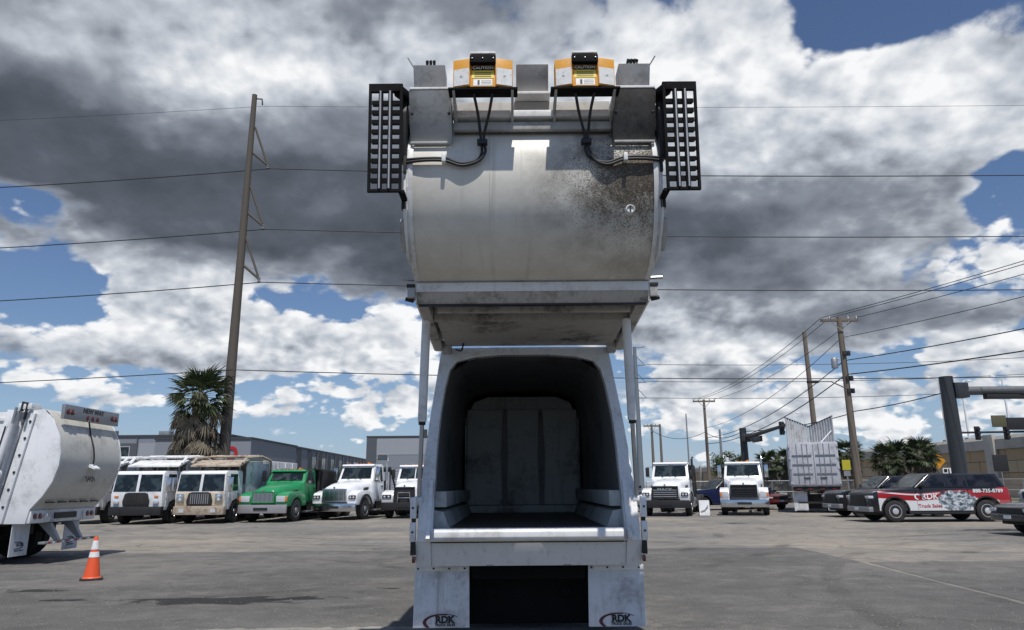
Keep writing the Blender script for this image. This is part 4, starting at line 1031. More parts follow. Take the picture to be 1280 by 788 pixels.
def conventional(name, label, loc, yaw, paint, group, hood=(1.62, 1.86, 1.95), hw=.62, grille='bars', bumper=CHROME, roofz=2.66, rim=STEEL,
                 arch_trim=False, mirror_h=.5, back='hoist', scale=1.0, lights='slim', word=None, rooffair=False):
    T = thing(name, label, 'truck', loc, radians(yaw), group)
    T.scale = (scale,) * 3
    z0, z1, z2 = hood
    def ring(y, w, zt, zb):
        h = [(w, zb), (w, zt - .26), (w - .05, zt - .10), (w - .18, zt - .02), (w * .35, zt + .015)]
        return [(x, y, z) for x, z in h] + [(-x, y, z) for x, z in reversed(h)]
    MB().loft([ring(-1.0, hw, z0 - .08, .86), ring(-.93, hw + .03, z0, .84), ring(-.3, hw + .10, (z0 + z1) / 2 + .03, .84), ring(.5, hw + .22, z1, .9), ring(1.08, hw + .34, z2, .9)], True, True).build('hood', paint, T, smooth=45)
    for s in (-1, 1):
        pr = [(-1.02, .72), (-1.04, 1.10), (-.92, 1.28), (-.45, 1.40), (.45, 1.40), (.85, 1.22), (1.0, .95), (1.02, .72)] + arch(0, .50, .62, .72)
        MB().prism(pr, *sorted((s * (hw + .06), s * 1.20)), 'x').build('fender', paint, T, bevel=.05)
        if arch_trim:
            a1 = arch(0, .50, .63, .72, 12); a2 = arch(0, .50, .74, .72, 12)
            MB().prism(a1 + a2[::-1], *sorted((s * 1.16, s * 1.225)), 'x').build('arch_trim', SATIN, T)
        if lights == 'slim':
            hl = MB().prism([(-1.075, 1.0), (-1.075, 1.16), (-.80, 1.22), (-.80, 1.02)], *sorted((s * (hw + .14), s * 1.16)), 'x').build('headlight', SATIN, T, bevel=.02)
            for k in (.28, .72): MB().lathe([(.055, -1.06), (.055, -1.084), (.02, -1.092)], 12, 'y', (s * ((hw + .14) * (1 - k) + 1.16 * k), 0, 1.08)).build('lamp', LENS, hl)
        else:
            hl = MB().box(*sorted((s * (hw + .10), s * 1.10)), -1.085, -1.0, .92, 1.20).build('headlight', LENS, T, bevel=.03)
            MB().box(*sorted((s * 1.101, s * 1.19)), -1.075, -1.0, .94, 1.18).build('turn_signal', AMBER, T, bevel=.02)
        wheel(T, s * 1.04, 0, .52, .30, rim)
    # grille
    gw, gz0, gz1 = hw - .02, .90, z0 - .14
    gr = MB().box(-gw, gw, -1.045, -1.003, gz0, gz1).build('grille', SATIN, T)
    fr = MB().frame([(-gw - .04, gz0 - .03), (gw + .04, gz0 - .03), (gw + .02, gz1 + .04), (-gw - .02, gz1 + .04)], [(-gw + .02, gz0 + .03), (gw - .02, gz0 + .03), (gw - .03, gz1 - .02), (-gw + .03, gz1 - .02)], lambda p, t: (p[0], t, p[1]), -1.085, -1.002)
    if grille == 'bars':
        fr.build('grille_surround', CHROME if bumper is CHROME else paint, T, bevel=.01)
        for k in range(9):
            z = gz0 + .05 + k * (gz1 - gz0 - .1) / 8
            MB().box(-gw + .03, gw - .03, -1.07, -1.046, z - .014, z + .014).build('grille_bar', CHROME, gr)
        for k in range(5):
            x = -gw + .1 + k * (2 * gw - .2) / 4
            MB().box(x - .012, x + .012, -1.08, -1.0705, gz0 + .03, gz1 - .03).build('grille_bar', CHROME, gr)
    elif grille == 'wide':
        fr.build('grille_surround', SATIN, T, bevel=.01)
        for k in range(4):
            z = gz0 + .08 + k * (gz1 - gz0 - .14) / 4
            MB().box(-gw + .05, gw - .05, -1.075, -1.046, z - .022, z + .022).build('grille_bar', GALV if word else SATIN, gr)
    else:   # dark mesh with a bright guard
        fr.build('grille_surround', SATIN, T, bevel=.01)
        gd = MB().tube([(-.33, -1.13, .74), (-.30, -1.16, 1.28), (.30, -1.16, 1.28), (.33, -1.13, .74)], .035, 8).build('grille_guard', CHROME, T, smooth=40)
        MB().tube([(-.31, -1.155, 1.02), (.31, -1.155, 1.02)], .02, 6).build('guard_bar', CHROME, gd)
        MB().box(-.2, .2, -1.14, -1.09, .78, 1.0).build('plate', SATIN, T)
    if word:
        text('grille_lettering', word, .17, CHROME, gr, (0, -1.082, gz1 - .13), (pi / 2, 0, 0), .006, 1.6)
    MB().lathe([(.055, -1.06), (.055, -1.095), (.02, -1.10)], 12, 'y', (0, 0, z0 - .05)).build('emblem', CHROME, T)
    # bumper
    bp = MB().prism([(-1.2, -1.0), (-1.2, -1.12), (-.85, -1.24), (.85, -1.24), (1.2, -1.12), (1.2, -1.0)], .42, .80, 'z').build('bumper', bumper, T, bevel=.02)
    MB().box(-.35, .35, -1.262, -1.2405, .55, .67).build('licence_plate', SATIN, bp)
    # cab
    cw = 1.0
    prof = [(1.02, .85), (1.02, z2 - .04), (1.12, z2 + .02), (1.42, roofz - .10), (1.58, roofz), (2.35, roofz + .03), (2.52, roofz - .04), (2.56, .85)]
    cab = MB().loft([[(-cw, y, z) for y, z in prof], [(cw, y, z) for y, z in prof]], True, True)
    cab.v = [(x * (1 - .09 * max(0, (z - z2)) / (roofz - z2)), y, z) for x, y, z in cab.v]
    cab = cab.build('cab', paint, T, bevel=.045)
    xw = lambda z: cw * (1 - .09 * max(0, (z - z2)) / (roofz - z2))
    zl, zh = z2 + .03, roofz - .11
    wsq = [(-xw(zl), 1.125, zl), (xw(zl), 1.125, zl), (xw(zh), 1.415, zh), (-xw(zh), 1.415, zh)]
    slab(wsq, .07, .93, .07, .93, .012, 'windshield', GLASS, T)
    slab(wsq, .49, .51, .02, .98, .02, 'windshield_divider', paint if grille == 'mesh' else SATIN, T)
    for x in (-.45, .25): MB().tube([(x, 1.10, zl + .01), (x + .42, 1.20, zl + .26)], .012, 5).build('wiper', SATIN, T)
    for s in (-1, 1): MB().prism([(.35, z1 - .45), (.85, z1 - .38), (.85, z1 - .26), (.40, z1 - .30)], *sorted((s * (hw + .20), s * (hw + .285))), 'x').build('hood_vent', SATIN, T)
    for k in (-.62, -.2, 0, .2, .62): MB().box(k - .05, k + .05, 1.60, 1.68, roofz + .0, roofz + .065).build('roof_marker', AMBER, T)
    MB().prism([(1.32, roofz - .06), (1.40, roofz + .02), (1.62, roofz + .03), (1.62, roofz - .01)], -.92, .92, 'x').build('sun_visor', paint, T, bevel=.01)
    for s in (-1, 1):
        sq = [(s * xw(z2 - .1), 1.2, z2 - .1), (s * xw(z2 - .1), 2.38, z2 - .1), (s * xw(zh), 2.38, zh), (s * xw(zh), 1.2, zh)]
        if s < 0: sq = [sq[1], sq[0], sq[3], sq[2]]
        dq = [(s * cw, 1.15, .95), (s * cw, 2.42, .95), (s * cw, 2.42, z2 - .1), (s * cw, 1.15, z2 - .1)]
        if s < 0: dq = [dq[1], dq[0], dq[3], dq[2]]
        dr = slab(dq, .01, .99, .0, .97, .012, 'door', paint, T)
        slab(dq, *((.72, .9) if s > 0 else (.1, .28)), .72, .78, .035, 'handle', SATIN, dr)
        pts = [(1.36, z2 - .06), (1.62, zh + .0), (2.28, zh), (2.28, z2 - .06)]
        MB().loft([[(s * (xw(z) - .004), y, z) for y, z in pts], [(s * (xw(z) + .012), y, z) for y, z in pts]]).build('side_window', GLASS, T)
        MB().box(*sorted((s * .86, s * 1.12)), 1.2, 2.3, .38, .46).build('step', GALV, T, bevel=.01)
        tk = MB().lathe([(.05, 2.5), (.30, 2.52), (.32, 2.6), (.32, 3.5), (.30, 3.58), (.05, 3.6)], 18, 'y', (s * .82, 0, .62)).build('fuel_tank', STEEL if s > 0 else DARKMETAL, T, smooth=40)
    mirror_set(T, 1.22, 1.22, z2 + .32, mirror_h)
    if not rooffair:
        MB().tube([(-.3, 1.9, roofz + .07), (-.3, 1.5, roofz + .07)], [.035, .06], 8).build('air_horn', CHROME, T)
        MB().lathe([(.08, roofz + .02), (.08, roofz + .10), (.03, roofz + .13)], 10, 'z', (.3, 2.0, 0)).build('beacon', AMBER, T)
    MB().tube([(1.02, 2.72, .9), (1.02, 2.72, 2.95), (1.06, 2.8, 3.05)], .065, 10).build('exhaust_stack', CHROME if bumper is CHROME else DARKMETAL, T, smooth=40)
    # behind the cab
    Lg = 7.4
    frame_and_tandem(T, -.9, Lg, rim)
    if back == 'hoist':
        for s in (-1, 1):
            MB().tube([(s * .45, 2.9, 1.05), (s * .45, Lg, 1.05)], .09, 6).build('hoist_rail', DARKMETAL, T)
            MB().tube([(s * 1.1, 3.0, .95), (s * 1.1, 3.0, 2.55), (s * 1.0, 4.2, 1.1)], .05, 6).build('gantry_leg', DARKMETAL, T)
        MB().tube([(-1.1, 3.0, 2.5), (1.1, 3.0, 2.5)], .14, 10).build('tarp_roller', DARKMETAL, T)
        MB().box(-.9, .9, 2.75, 3.0, 1.0, 1.9).build('toolbox', DARKMETAL, T, bevel=.02)
    elif back == 'dump':
        MB().prism([(2.85, 1.15), (2.85, 2.35), (2.4, 2.45), (2.4, 2.5), (3.0, 2.48), (7.2, 2.25), (7.3, 1.15)], -1.2, 1.2, 'x').build('dump_body', DARKMETAL if paint is not GREEN else SATIN, T, bevel=.03)
    elif back == 'box':
        MB().box(-1.22, 1.22, 2.85, 8.2, 1.05, 2.85).build('refuse_body', WHITE2, T, bevel=.04)
    return T

def cab_over(name, label, loc, yaw, paint, group, body=WHITE2, old=False, arm=WHITE2):
    T = thing(name, label, 'truck', loc, radians(yaw), group)
    rz = 2.36
    pr = [(-1.12, .95), (-1.17, 1.30), (-1.02, rz - .10), (-.86, rz), (.70, rz + .02), (.78, rz - .06), (.78, .62), (.62, .62)] + arch(0, .5, .60, .62) + [(-.62, .62), (-1.10, .62)]
    c = MB().prism(pr, -1.16, 1.16, 'x')
    c.v = [(x * (1 - .06 * max(0, z - 1.35)), y, z) for x, y, z in c.v]
    c.build('cab', paint if not old else WHITE2, T, bevel=.05)
    if old: MB().prism([(-1.185, 1.30), (-1.17, 1.40), (-1.10, 1.40), (-1.08, .80), (-1.13, .80), (-1.14, .95)], -1.10, 1.10, 'x').build('front_panel', paint, T, bevel=.008)
    xw = lambda z: 1.16 * (1 - .06 * max(0, z - 1.35))
    yw = lambda z: -1.17 + (z - 1.30) * .155
    zl, zh = 1.42, rz - .14
    for s in (-1, 1):
        c0, c1 = sorted((s * .03, s * .97))
        q = [(c0 * xw(zl), yw(zl), zl), (c1 * xw(zl), yw(zl), zl), (c1 * xw(zh), yw(zh), zh), (c0 * xw(zh), yw(zh), zh)]
        slab(q, .03, .97, .03, .97, .012, 'windshield_pane', GLASS, T)
        MB().tube([(s * .5, yw(1.45) - .03, 1.45), (s * .2, yw(1.75) - .03, 1.78)], .012, 5).build('wiper', SATIN, T)
        pts = [(-.72, 1.46), (-.56, zh), (.20, zh), (.20, 1.46)]
        MB().loft([[(s * (xw(z) - .004), y, z) for y, z in pts], [(s * (xw(z) + .012), y, z) for y, z in pts]]).build('side_window', GLASS, T)
        dq = [(-.80, .75), (-.80, 1.42), (.34, 1.42), (.34, 1.0), (.1, 1.12), (-.4, .98), (-.55, .75)]
        dr = MB().prism(dq, *sorted((s * 1.158, s * 1.172)), 'x').build('door', paint if not old else WHITE2, T)
        MB().box(*sorted((s * 1.172, s * 1.19)), .12, .26, 1.28, 1.33).build('handle', SATIN, dr)
        if old:
            hl = MB().box(*sorted((s * .72, s * 1.08)), -1.21, -1.14, .98, 1.32).build('headlight', CHROME, T, bevel=.03)
            for k in (1.07, 1.23): MB().lathe([(.07, -1.2), (.07, -1.225), (.02, -1.235)], 12, 'y', (s * .9, 0, k)).build('lamp', LENS, hl)
        else:
            MB().lathe([(.13, -1.1), (.13, -1.19), (.10, -1.21), (.02, -1.22)], 18, 'y', (s * .90, 0, 1.0)).build('headlight', LENS, T, smooth=40)
            MB().box(s * .90 - .09, s * .90 + .09, -1.20, -1.14, 1.19, 1.27).build('turn_signal', AMBER, T, bevel=.02)
        wheel(T, s * 1.02, 0, .50, .30, STEEL)
        MB().box(*sorted((s * .85, s * 1.17)), .62, .80, .35, .60).build('step', GALV, T, bevel=.02)
    gr = MB().prism([(-.56, .80), (.56, .80), (.60, 1.0), (.52, 1.34), (.38, 1.40), (-.38, 1.40), (-.52, 1.34), (-.60, 1.0)], -1.215, -1.12, 'y').build('grille', SATIN if not old else DARKMETAL, T, bevel=.01)
    for k in range(9): MB().box(-.41 + k * .1, -.37 + k * .1, -1.232, -1.2155, .88, 1.32).build('grille_bar', DARKMETAL if not old else GALV, gr)
    bp = MB().prism([(-1.18, -.95), (-1.18, -1.22), (-.95, -1.32), (.95, -1.32), (1.18, -1.22), (1.18, -.95)], .40, .78, 'z').build('bumper', SATIN if not old else RUSTY, T, bevel=.02)
    for s in (-1, 1): MB().box(*sorted((s * .62, s * .85)), -1.335, -1.3205, .5, .66).build('fog_lamp', LENS if old else SATIN, bp)
    mirror_set(T, 1.34, -1.0, 1.75, .62)
    MB().box(-.22, .22, -.5, -.3, rz + .01, rz + .13).build('roof_lamp', SATIN, T, bevel=.03)
    # frame and refuse body with a tall hopper mouth
    frame_and_tandem(T, -.9, 7.4)
    MB().box(-1.2, 1.2, 2.9, 8.0, 1.02, 2.95).build('refuse_body', body, T, bevel=.05)
    hp = MB()
    for s in (-1, 1): hp.prism([(1.05, 1.02), (1.0, 2.60), (1.2, 2.82), (2.85, 2.9), (2.85, 1.02)], *sorted((s * 1.14, s * 1.2)), 'x')
    hp.box(-1.139, 1.139, 2.7, 2.85, 1.02, 2.85)
    hp.build('hopper', body, T)
    MB().prism([(.10, 2.56), (.10, 2.64), (1.2, 2.92), (2.86, 2.98), (2.86, 2.91), (1.22, 2.84)], -1.22, 1.22, 'x').build('canopy', RUSTY if old else body, T, bevel=.01)
    for x in (-.8, -.27, .27, .8): MB().box(x - .025, x + .025, 1.02, 1.08, 1.1, 2.60).build('hopper_post', body, T)
    MB().box(-1.13, 1.13, 1.09, 1.14, 1.02, 1.75).build('hopper_front', body, T)
    for y in (3.8, 4.9, 6.0, 7.1):
        for s in (-1, 1): MB().box(*sorted((s * 1.2005, s * 1.25)), y, y + .1, 1.1, 2.9).build('body_rib', body, T)
    # loader arms folded over the roof
    for s in (-1, 1):
        a = MB().tube([(s * 1.3, 4.2, 1.2), (s * 1.3, 3.6, 2.95), (s * 1.3, 2.4, 3.12), (s * 1.25, .7, 3.0), (s * 1.25, .3, 2.72)], .07, 6).build('loader_arm', RUSTY if old else arm, T)
        MB().tube([(s * 1.36, 3.4, 2.1), (s * 1.36, 3.3, 2.9)], .05, 8).build('arm_cylinder', STEEL, a)
    MB().tube([(-1.25, 2.2, 3.12), (1.25, 2.2, 3.12)], .07, 8).build('arm_crossbar', RUSTY if old else arm, T)
    MB().box(-1.0, -.6, 2.2, 2.6, 2.99, 3.2).build('roof_lamp', body, T, bevel=.03)
    return T

GRP = 'trucks parked along the back of the lot'
cab_over('cab_over_truck', 'white cab-over refuse truck mostly hidden behind the parked refuse truck tailgate', (-20.3, 35.0, 0), 0, WHITE, GRP)
cab_over('cab_over_truck', 'clean white cab-over refuse truck with round headlights and dark grille', (-17.05, 34.3, 0), 0, WHITE, GRP)
cab_over('cab_over_truck', 'worn cream and white cab-over refuse truck with rusty hopper canopy', (-14.25, 34.6, 0), -3, CREAM, GRP, WHITE2, True)
conventional('dump_truck', 'green bonneted truck with grey steel bumper and black rear body', (-11.5, 35.2, 0), -9, GREEN, GRP, (1.50, 1.74, 1.84), .56, 'bars', pmat('grey_bumper', (.36, .35, .36), .35, metal=.3, var=.1), 2.42, GALV, back='dump', scale=1.0, lights='box')
conventional('roll_off_truck', 'white bonneted truck with big chrome barred grille and black arch trim', (-8.55, 37.1, 0), -15, WHITE, GRP, (1.60, 1.84, 1.92), .64, 'bars', CHROME, 2.72, GALV, arch_trim=True, mirror_h=.66, back='hoist')
conventional('tractor_truck', 'white bonneted truck with black mesh grille and bright grille guard beside the raised truck', (-5.45, 38.4, 0), -6, WHITE, GRP, (1.66, 1.84, 1.92), .54, 'mesh', SATIN, 2.70, STEEL, back='hoist')
conventional('snub_nosed_truck', 'white snub-nosed truck with lettered grille and black bumper behind the lift strut', (8.1, 38.4, 0), -20, WHITE, GRP, (1.60, 1.82, 1.92), .66, 'wide', SATIN, 2.74, STEEL, arch_trim=True, back='hoist', word='MACK', rooffair=True)
conventional('work_truck', 'white bonneted truck with chrome bumper and trapezoid black grille beside the grey trailer', (12.15, 38.6, 0), -18, WHITE, GRP, (1.64, 1.84, 1.94), .66, 'wide', CHROME, 2.74, STEEL, mirror_h=.66, back='hoist', lights='box')

# ---------------- refuse truck parked side-on at the left, rear to the right
def side_truck():
    T = thing('refuse_truck', 'white refuse truck parked side-on with its round-backed tailgate closed', 'refuse truck', (-11.0, 16.85, 0), radians(-90))
    # local: rear is +y, near side is +x; y = 0 at the seam
    W = 1.2
    MB().prism([(-7.5, .98), (-7.5, 3.18), (.30, 3.22), (-.05, .98)], -W, W, 'x').build('body', WHITE2, T, bevel=.03)
    MB().box(W + .001, W + .012, -7.4, -.12, 1.02, 1.10).build('red_stripe', REDLENS, T)
    for s in (-1, 1):
        MB().box(*sorted((s * (W + .001), s * (W + .05))), -7.4, -.45, .90, 1.01).build('side_rail', WHITE2, T, bevel=.006)
        MB().box(*sorted((s * (W + .002), s * (W + .03))), -7.4, -.1, 3.02, 3.10).build('top_rail', WHITE2, T, bevel=.006)
        MB().prism([(-.62, 1.15), (-.57, 1.15), (-.24, 2.95), (-.29, 2.95)], *sorted((s * (W + .001), s * (W + .02))), 'x').build('body_rib', WHITE2, T)
        # seam posts: one on the body, one on the tailgate, lean back towards the top
        MB().prism([(-.42, .72), (-.14, .72), (.22, 3.24), (.0, 3.26)], *sorted((s * (W + .003), s * (W + .14))), 'x').build('seam_post', WHITE, T, bevel=.01)
    MB().lathe([(.06, W + .01), (.06, W + .03), (.01, W + .035)], 14, 'x', (0, -.75, .955)).build('marker_lamp', REDLENS, T).location = (.045, 0, 0)
    # lift strut, pivot, ladder of small fittings on the near side
    st = MB().tube([(W + .20, -.02, 1.95), (W + .20, .18, 2.95)], .06, 12).build('lift_cylinder', WHITE, T, smooth=40)
    MB().tube([(W + .20, .18, 2.9), (W + .20, .23, 3.3)], .03, 10).build('rod', STEEL, st, smooth=40)
    MB().lathe([(.13, W + .13), (.13, W + .24), (.06, W + .26), (.01, W + .26)], 16, 'x', (0, -.04, 1.88)).build('pivot_boss', WHITE, T, smooth=40)
    MB().tube([(W + .1, .28, 3.22), (W + .1, .30, 3.42), (W + .1, .40, 3.40), (W + .12, .38, 3.05)], .035, 8).build('hose', SATIN, T, smooth=50)
    MB().box(W - .2, W + .12, .2, .5, 3.26, 3.40).build('hinge_block', WHITE, T, bevel=.02)
    MB().box(W + .142, W + .146, -.26, -.16, 1.55, 1.72).build('decal', INKRED, T)
    MB().box(W + .142, W + .146, -.20, -.08, 1.85, 2.0).build('decal', TGREY, T)
    for k in range(4): MB().tube([(W + .15, -.30 + .06 * k, .8), (W + .15, -.16 + .06 * k, 1.8), (W + .16, .02 + .05 * k, 2.9)], .012, 6).build('hydraulic_line', (SATIN, STEEL)[k % 2], T, smooth=60)
    for y in (-1.2, -2.6, -4.0, -5.4): MB().prism([(y, 1.12), (y + .10, 1.12), (y + .13, 3.0), (y + .03, 3.0)], W + .001, W + .045, 'x').build('body_rib', WHITE2, T, bevel=.006)
    for z in (1.35, 1.5, 1.65): MB().box(W + .142, W + .146, -.33 + (z - 1.35) * .14, -.2 + (z - 1.35) * .14, z, z + .09).build('decal', (TGREY, INKRED, TGREY)[int(round((z - 1.35) / .15))], T)
    MB().tube([(W + .03, -.9, 1.14), (W + .03, -.9, 3.0)], .02, 6).build('grab_rail', WHITE, T)
    # tailgate
    tg = [(-.02, .85), (.38, 3.24), (.70, 3.28), (.95, 3.05), (1.13, 2.7), (1.21, 2.35), (1.21, 2.05), (1.12, 1.72), (.95, 1.42), (.72, 1.15), (.66, .85)]
    G_ = MB().prism(tg, W - .02, W + .03, 'x').build('tailgate', WHITE, T, bevel=.008)
    MB().prism(tg, -W - .03, -W + .02, 'x').build('side_plate', WHITE, G_, bevel=.008)
    bk = spline([(y, z, 0) for y, z in tg[1:]], 5)
    MB().loft([[(x, q.x - .012, q.y) for q in bk] for x in (-W + .021, -.4, .4, W - .021)], False, False).build('back_shell', pmat('tailgate_offwhite', (.56, .55, .50), .45, var=.05, dirt=.4, ds=1.5, streak=.15), G_, smooth=60)
    MB().prism([(.10, .86), (.48, 3.18), (.58, 3.18), (.20, .86)], W + .031, W + .09, 'x').build('tailgate_post', WHITE, G_, bevel=.01)
    for k in range(6):
        MB().lathe([(.028, W + .09), (.028, W + .105), (.004, W + .11)], 8, 'x', (0, .19 + k * .062, 1.2 + k * .36)).build('bolt', DARKMETAL, G_)
    ln = MB().box(-1.1, 1.1, 1.02, 1.10, 3.08, 3.40).build('light_panel', GALV, G_, bevel=.008)
    for x in (.97, .82, -.82, -.97): MB().lathe([(.065, 1.10), (.065, 1.125), (.01, 1.135)], 14, 'y', (x, 0, 3.24)).build('lamp', REDLENS, ln)
    for x in (-.2, 0, .2): MB().lathe([(.055, 1.10), (.055, 1.12), (.01, 1.13)], 14, 'y', (x, 0, 3.16)).build('lamp', REDLENS, ln)
    text('panel_lettering', 'NEW WAY', .15, INKBLK, ln, (0, 1.105, 3.315), (pi / 2, 0, pi), .004, 1.15)
    MB().tube(spline([(0, 1.02, 3.08, ), (0, 1.10, 2.78), (0, 1.20, 2.5), (0, 1.24, 2.28), (0, 1.24, 2.12)], 4), .018, 6).build('cable', SATIN, G_)
    MB().prism([(1.2, 2.05), (1.34, 2.0), (1.34, 2.03), (1.2, 2.12)], -.14, .10, 'x').build('camera_hood', WHITE, G_)
    text('fleet_number', '3409', .19, INKBLK, G_, (.02, 1.225, 1.78), (radians(66), 0, pi), .003, 1.0)
    # slots, lamp bar, flaps, step
    for k in range(5): MB().box(-1.0 + k * .42, -.72 + k * .42, .86, .90, 1.27, 1.30).build('slot', SATIN, G_)
    lb = MB().box(-W, W, .60, .74, .86, 1.12).build('lamp_bar', WHITE2, G_, bevel=.01)
    for x in (1.05, .88, .71, -.71, -.88, -1.05): MB().lathe([(.062, .74), (.062, .765), (.01, .775)], 14, 'y', (x, 0, 1.0)).build('lamp', REDLENS if abs(x) != .71 else LENS, lb)
    MB().box(-.4, .4, .741, .77, .93, 1.06).build('licence_plate', SATIN, lb)
    for x0, x1 in ((.62, 1.2), (-1.2, -.62)):
        fp = MB().prism([(x0, .18), (x1, .18), (x1, .84), (x0, .84)], .38, .392, 'y').build('mud_flap', FLAP, T)
        cx = (x0 + x1) / 2
        A = [radians(60 + k * 12) for k in range(21)]
        MB().prism([(cx + .05 + .2 * cos(a), .40 + .08 * sin(a)) for a in A] + [(cx + .06 + .17 * cos(a), .40 + .062 * sin(a)) for a in reversed(A)], .3925, .396, 'y').build('logo_crescent', pmat('navy_print', (.012, .016, .07), .5), fp)
        text('logo_lettering', 'RDK', .10, pmat('navy_print', (.012, .016, .07), .5), fp, (cx - .02, .3945, .41), (pi / 2, 0, pi), .003)
        text('logo_lettering', 'TRUCK SALES', .045, pmat('navy_print', (.012, .016, .07), .5), fp, (cx, .3945, .29), (pi / 2, 0, pi), .001)
    stp = MB().box(-1.0, 1.0, .85, 1.0, .42, .47).build('rear_step', GALV, T, bevel=.008)
    for x in (.42, -.42):
        MB().prism([(.45, .84), (.72, .84), (.95, .47), (.85, .47)], x - .05, x + .05, 'x').build('step_bracket', GALV, T)
    for k in range(12): MB().box(-.95 + k * .16, -.87 + k * .16, 1.0005, 1.006, .425, .465).build('reflector', INKRED if k % 2 else INKWHT, stp)
    for s in (-1, 1): MB().box(*sorted((s * .36, s * .44)), -9.5, .3, .60, .95).build('frame_rail', DARKMETAL, T)
    MB().box(-1.05, 1.05, -7.3, .2, .80, .975).build('underbody', DARKMETAL, T)
    for y in (-.75, -2.1):
        duals(T, y, .51, 1.05, WHITE); MB().tube([(-1, y, .51), (1, y, .51)], .09, 8).build('axle', DARKMETAL, T)
    wheel(T, 1.03, -7.6, .51, .3, WHITE); wheel(T, -1.03, -7.6, .51, .3, WHITE)
    cb = MB().prism([(-8.75, .7), (-8.8, 1.5), (-8.6, 2.6), (-7.7, 2.65), (-7.7, .7)], -1.15, 1.15, 'x').build('cab', WHITE, T, bevel=.06)
    for s in (-1, 1): MB().prism([(-8.5, 1.6), (-8.4, 2.4), (-7.95, 2.4), (-7.95, 1.6)], *sorted((s * 1.151, s * 1.165)), 'x').build('side_window', GLASS, cb)
side_truck()

# ---------------- grey container trailer with hinged roof panels standing up
def trailer():
    T = thing('open_top_trailer', 'grey steel container trailer seen from its doors with tall panels standing upright on top', 'trailer', (16.7, 40.3, 0), radians(-20))
    CG = pmat('container_grey', (0.50, 0.51, 0.55), .55, var=.06, dirt=.45, ds=2.5, streak=.35)
    CP = pmat('container_grey_pale', (0.50, 0.51, 0.52), .6, var=.06, dirt=.45, ds=2.5, streak=.45)
    MB().box(-1.28, 1.28, 0, 8.5, 1.42, 3.82).build('container', CG, T, bevel=.02)
    for s in (-1, 1):
        dr = MB().box(*sorted((s * .015, s * 1.22)), -.05, -.002, 1.50, 3.74).build('door', CG, T, bevel=.008)
        for x in (.30, .55, .85): MB().tube([(s * x, -.075, 1.5), (s * x, -.075, 3.74)], .018, 6).build('lock_rod', STEEL, dr)
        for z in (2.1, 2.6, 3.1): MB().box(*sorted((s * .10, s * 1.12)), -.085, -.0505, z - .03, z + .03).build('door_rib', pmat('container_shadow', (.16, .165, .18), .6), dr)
        for z in (1.55, 2.35, 2.9, 3.55): MB().box(*sorted((s * 1.18, s * 1.29)), -.07, -.01, z, z + .10).build('hinge', CG, dr)
        MB().box(*sorted((s * .25, s * .6)), -.09, -.0505, 1.84, 1.9).build('lock_handle', DARKMETAL, dr)
        MB().box(*sorted((s * .50, s * 1.22)), .30, .32, .10, 1.13).build('mud_flap', FLAP, T)
        duals(T, 1.3, .5, 1.02); duals(T, 2.6, .5, 1.02)
        # upright corrugated roof panel, hinged at the middle, leaning out
        a, b = (s * .02, 2.4), (s * 1.27, 1.2)
        n = 9; top = []; bot = []
        for k in range(n * 4 + 1):
            u = k / (n * 4); w = (.0, .0, .06, .06)[k % 4]
            x = a[0] + (b[0] - a[0]) * u; y = a[1] + (b[1] - a[1]) * u - w
            bot.append((x, y, 3.83)); top.append((x, y, 4.85 + .48 * u))
        back = [(x, y + .03, z) for x, y, z in bot]; backt = [(x, y + .03, z) for x, y, z in top]
        MB().loft([bot, top, backt, back], False, False).build('roof_panel', CP, T)
        MB().tube([top[0], top[-1]], .04, 6).build('panel_rail', DARKMETAL, T)
    MB().tube([(.5, 1.0, 3.83), (1.15, 1.25, 4.5)], .03, 6).build('strut', INKWHT, T)
    for s in (-1, 1): MB().box(*sorted((s * .36, s * .46)), .1, 8.5, 1.0, 1.41).build('frame_rail', DARKMETAL, T)
    MB().box(-1.2, 1.2, .05, .17, 1.15, 1.40).build('rear_beam', DARKMETAL, T)
    for x in (-.9, -.3, .3, .9): MB().box(x - .12, x + .12, .03, .0495, 1.22, 1.32).build('lamp', REDLENS, T)
    MB().box(-1.0, 1.0, .02, .12, .5, .6).build('underrun_bar', DARKMETAL, T)
    MB().box(-.49, .49, .9, .95, .2, 1.0).build('dark_gap_plate', DARKMETAL, T)  # added dark plate standing in for the shade between the flaps
trailer()

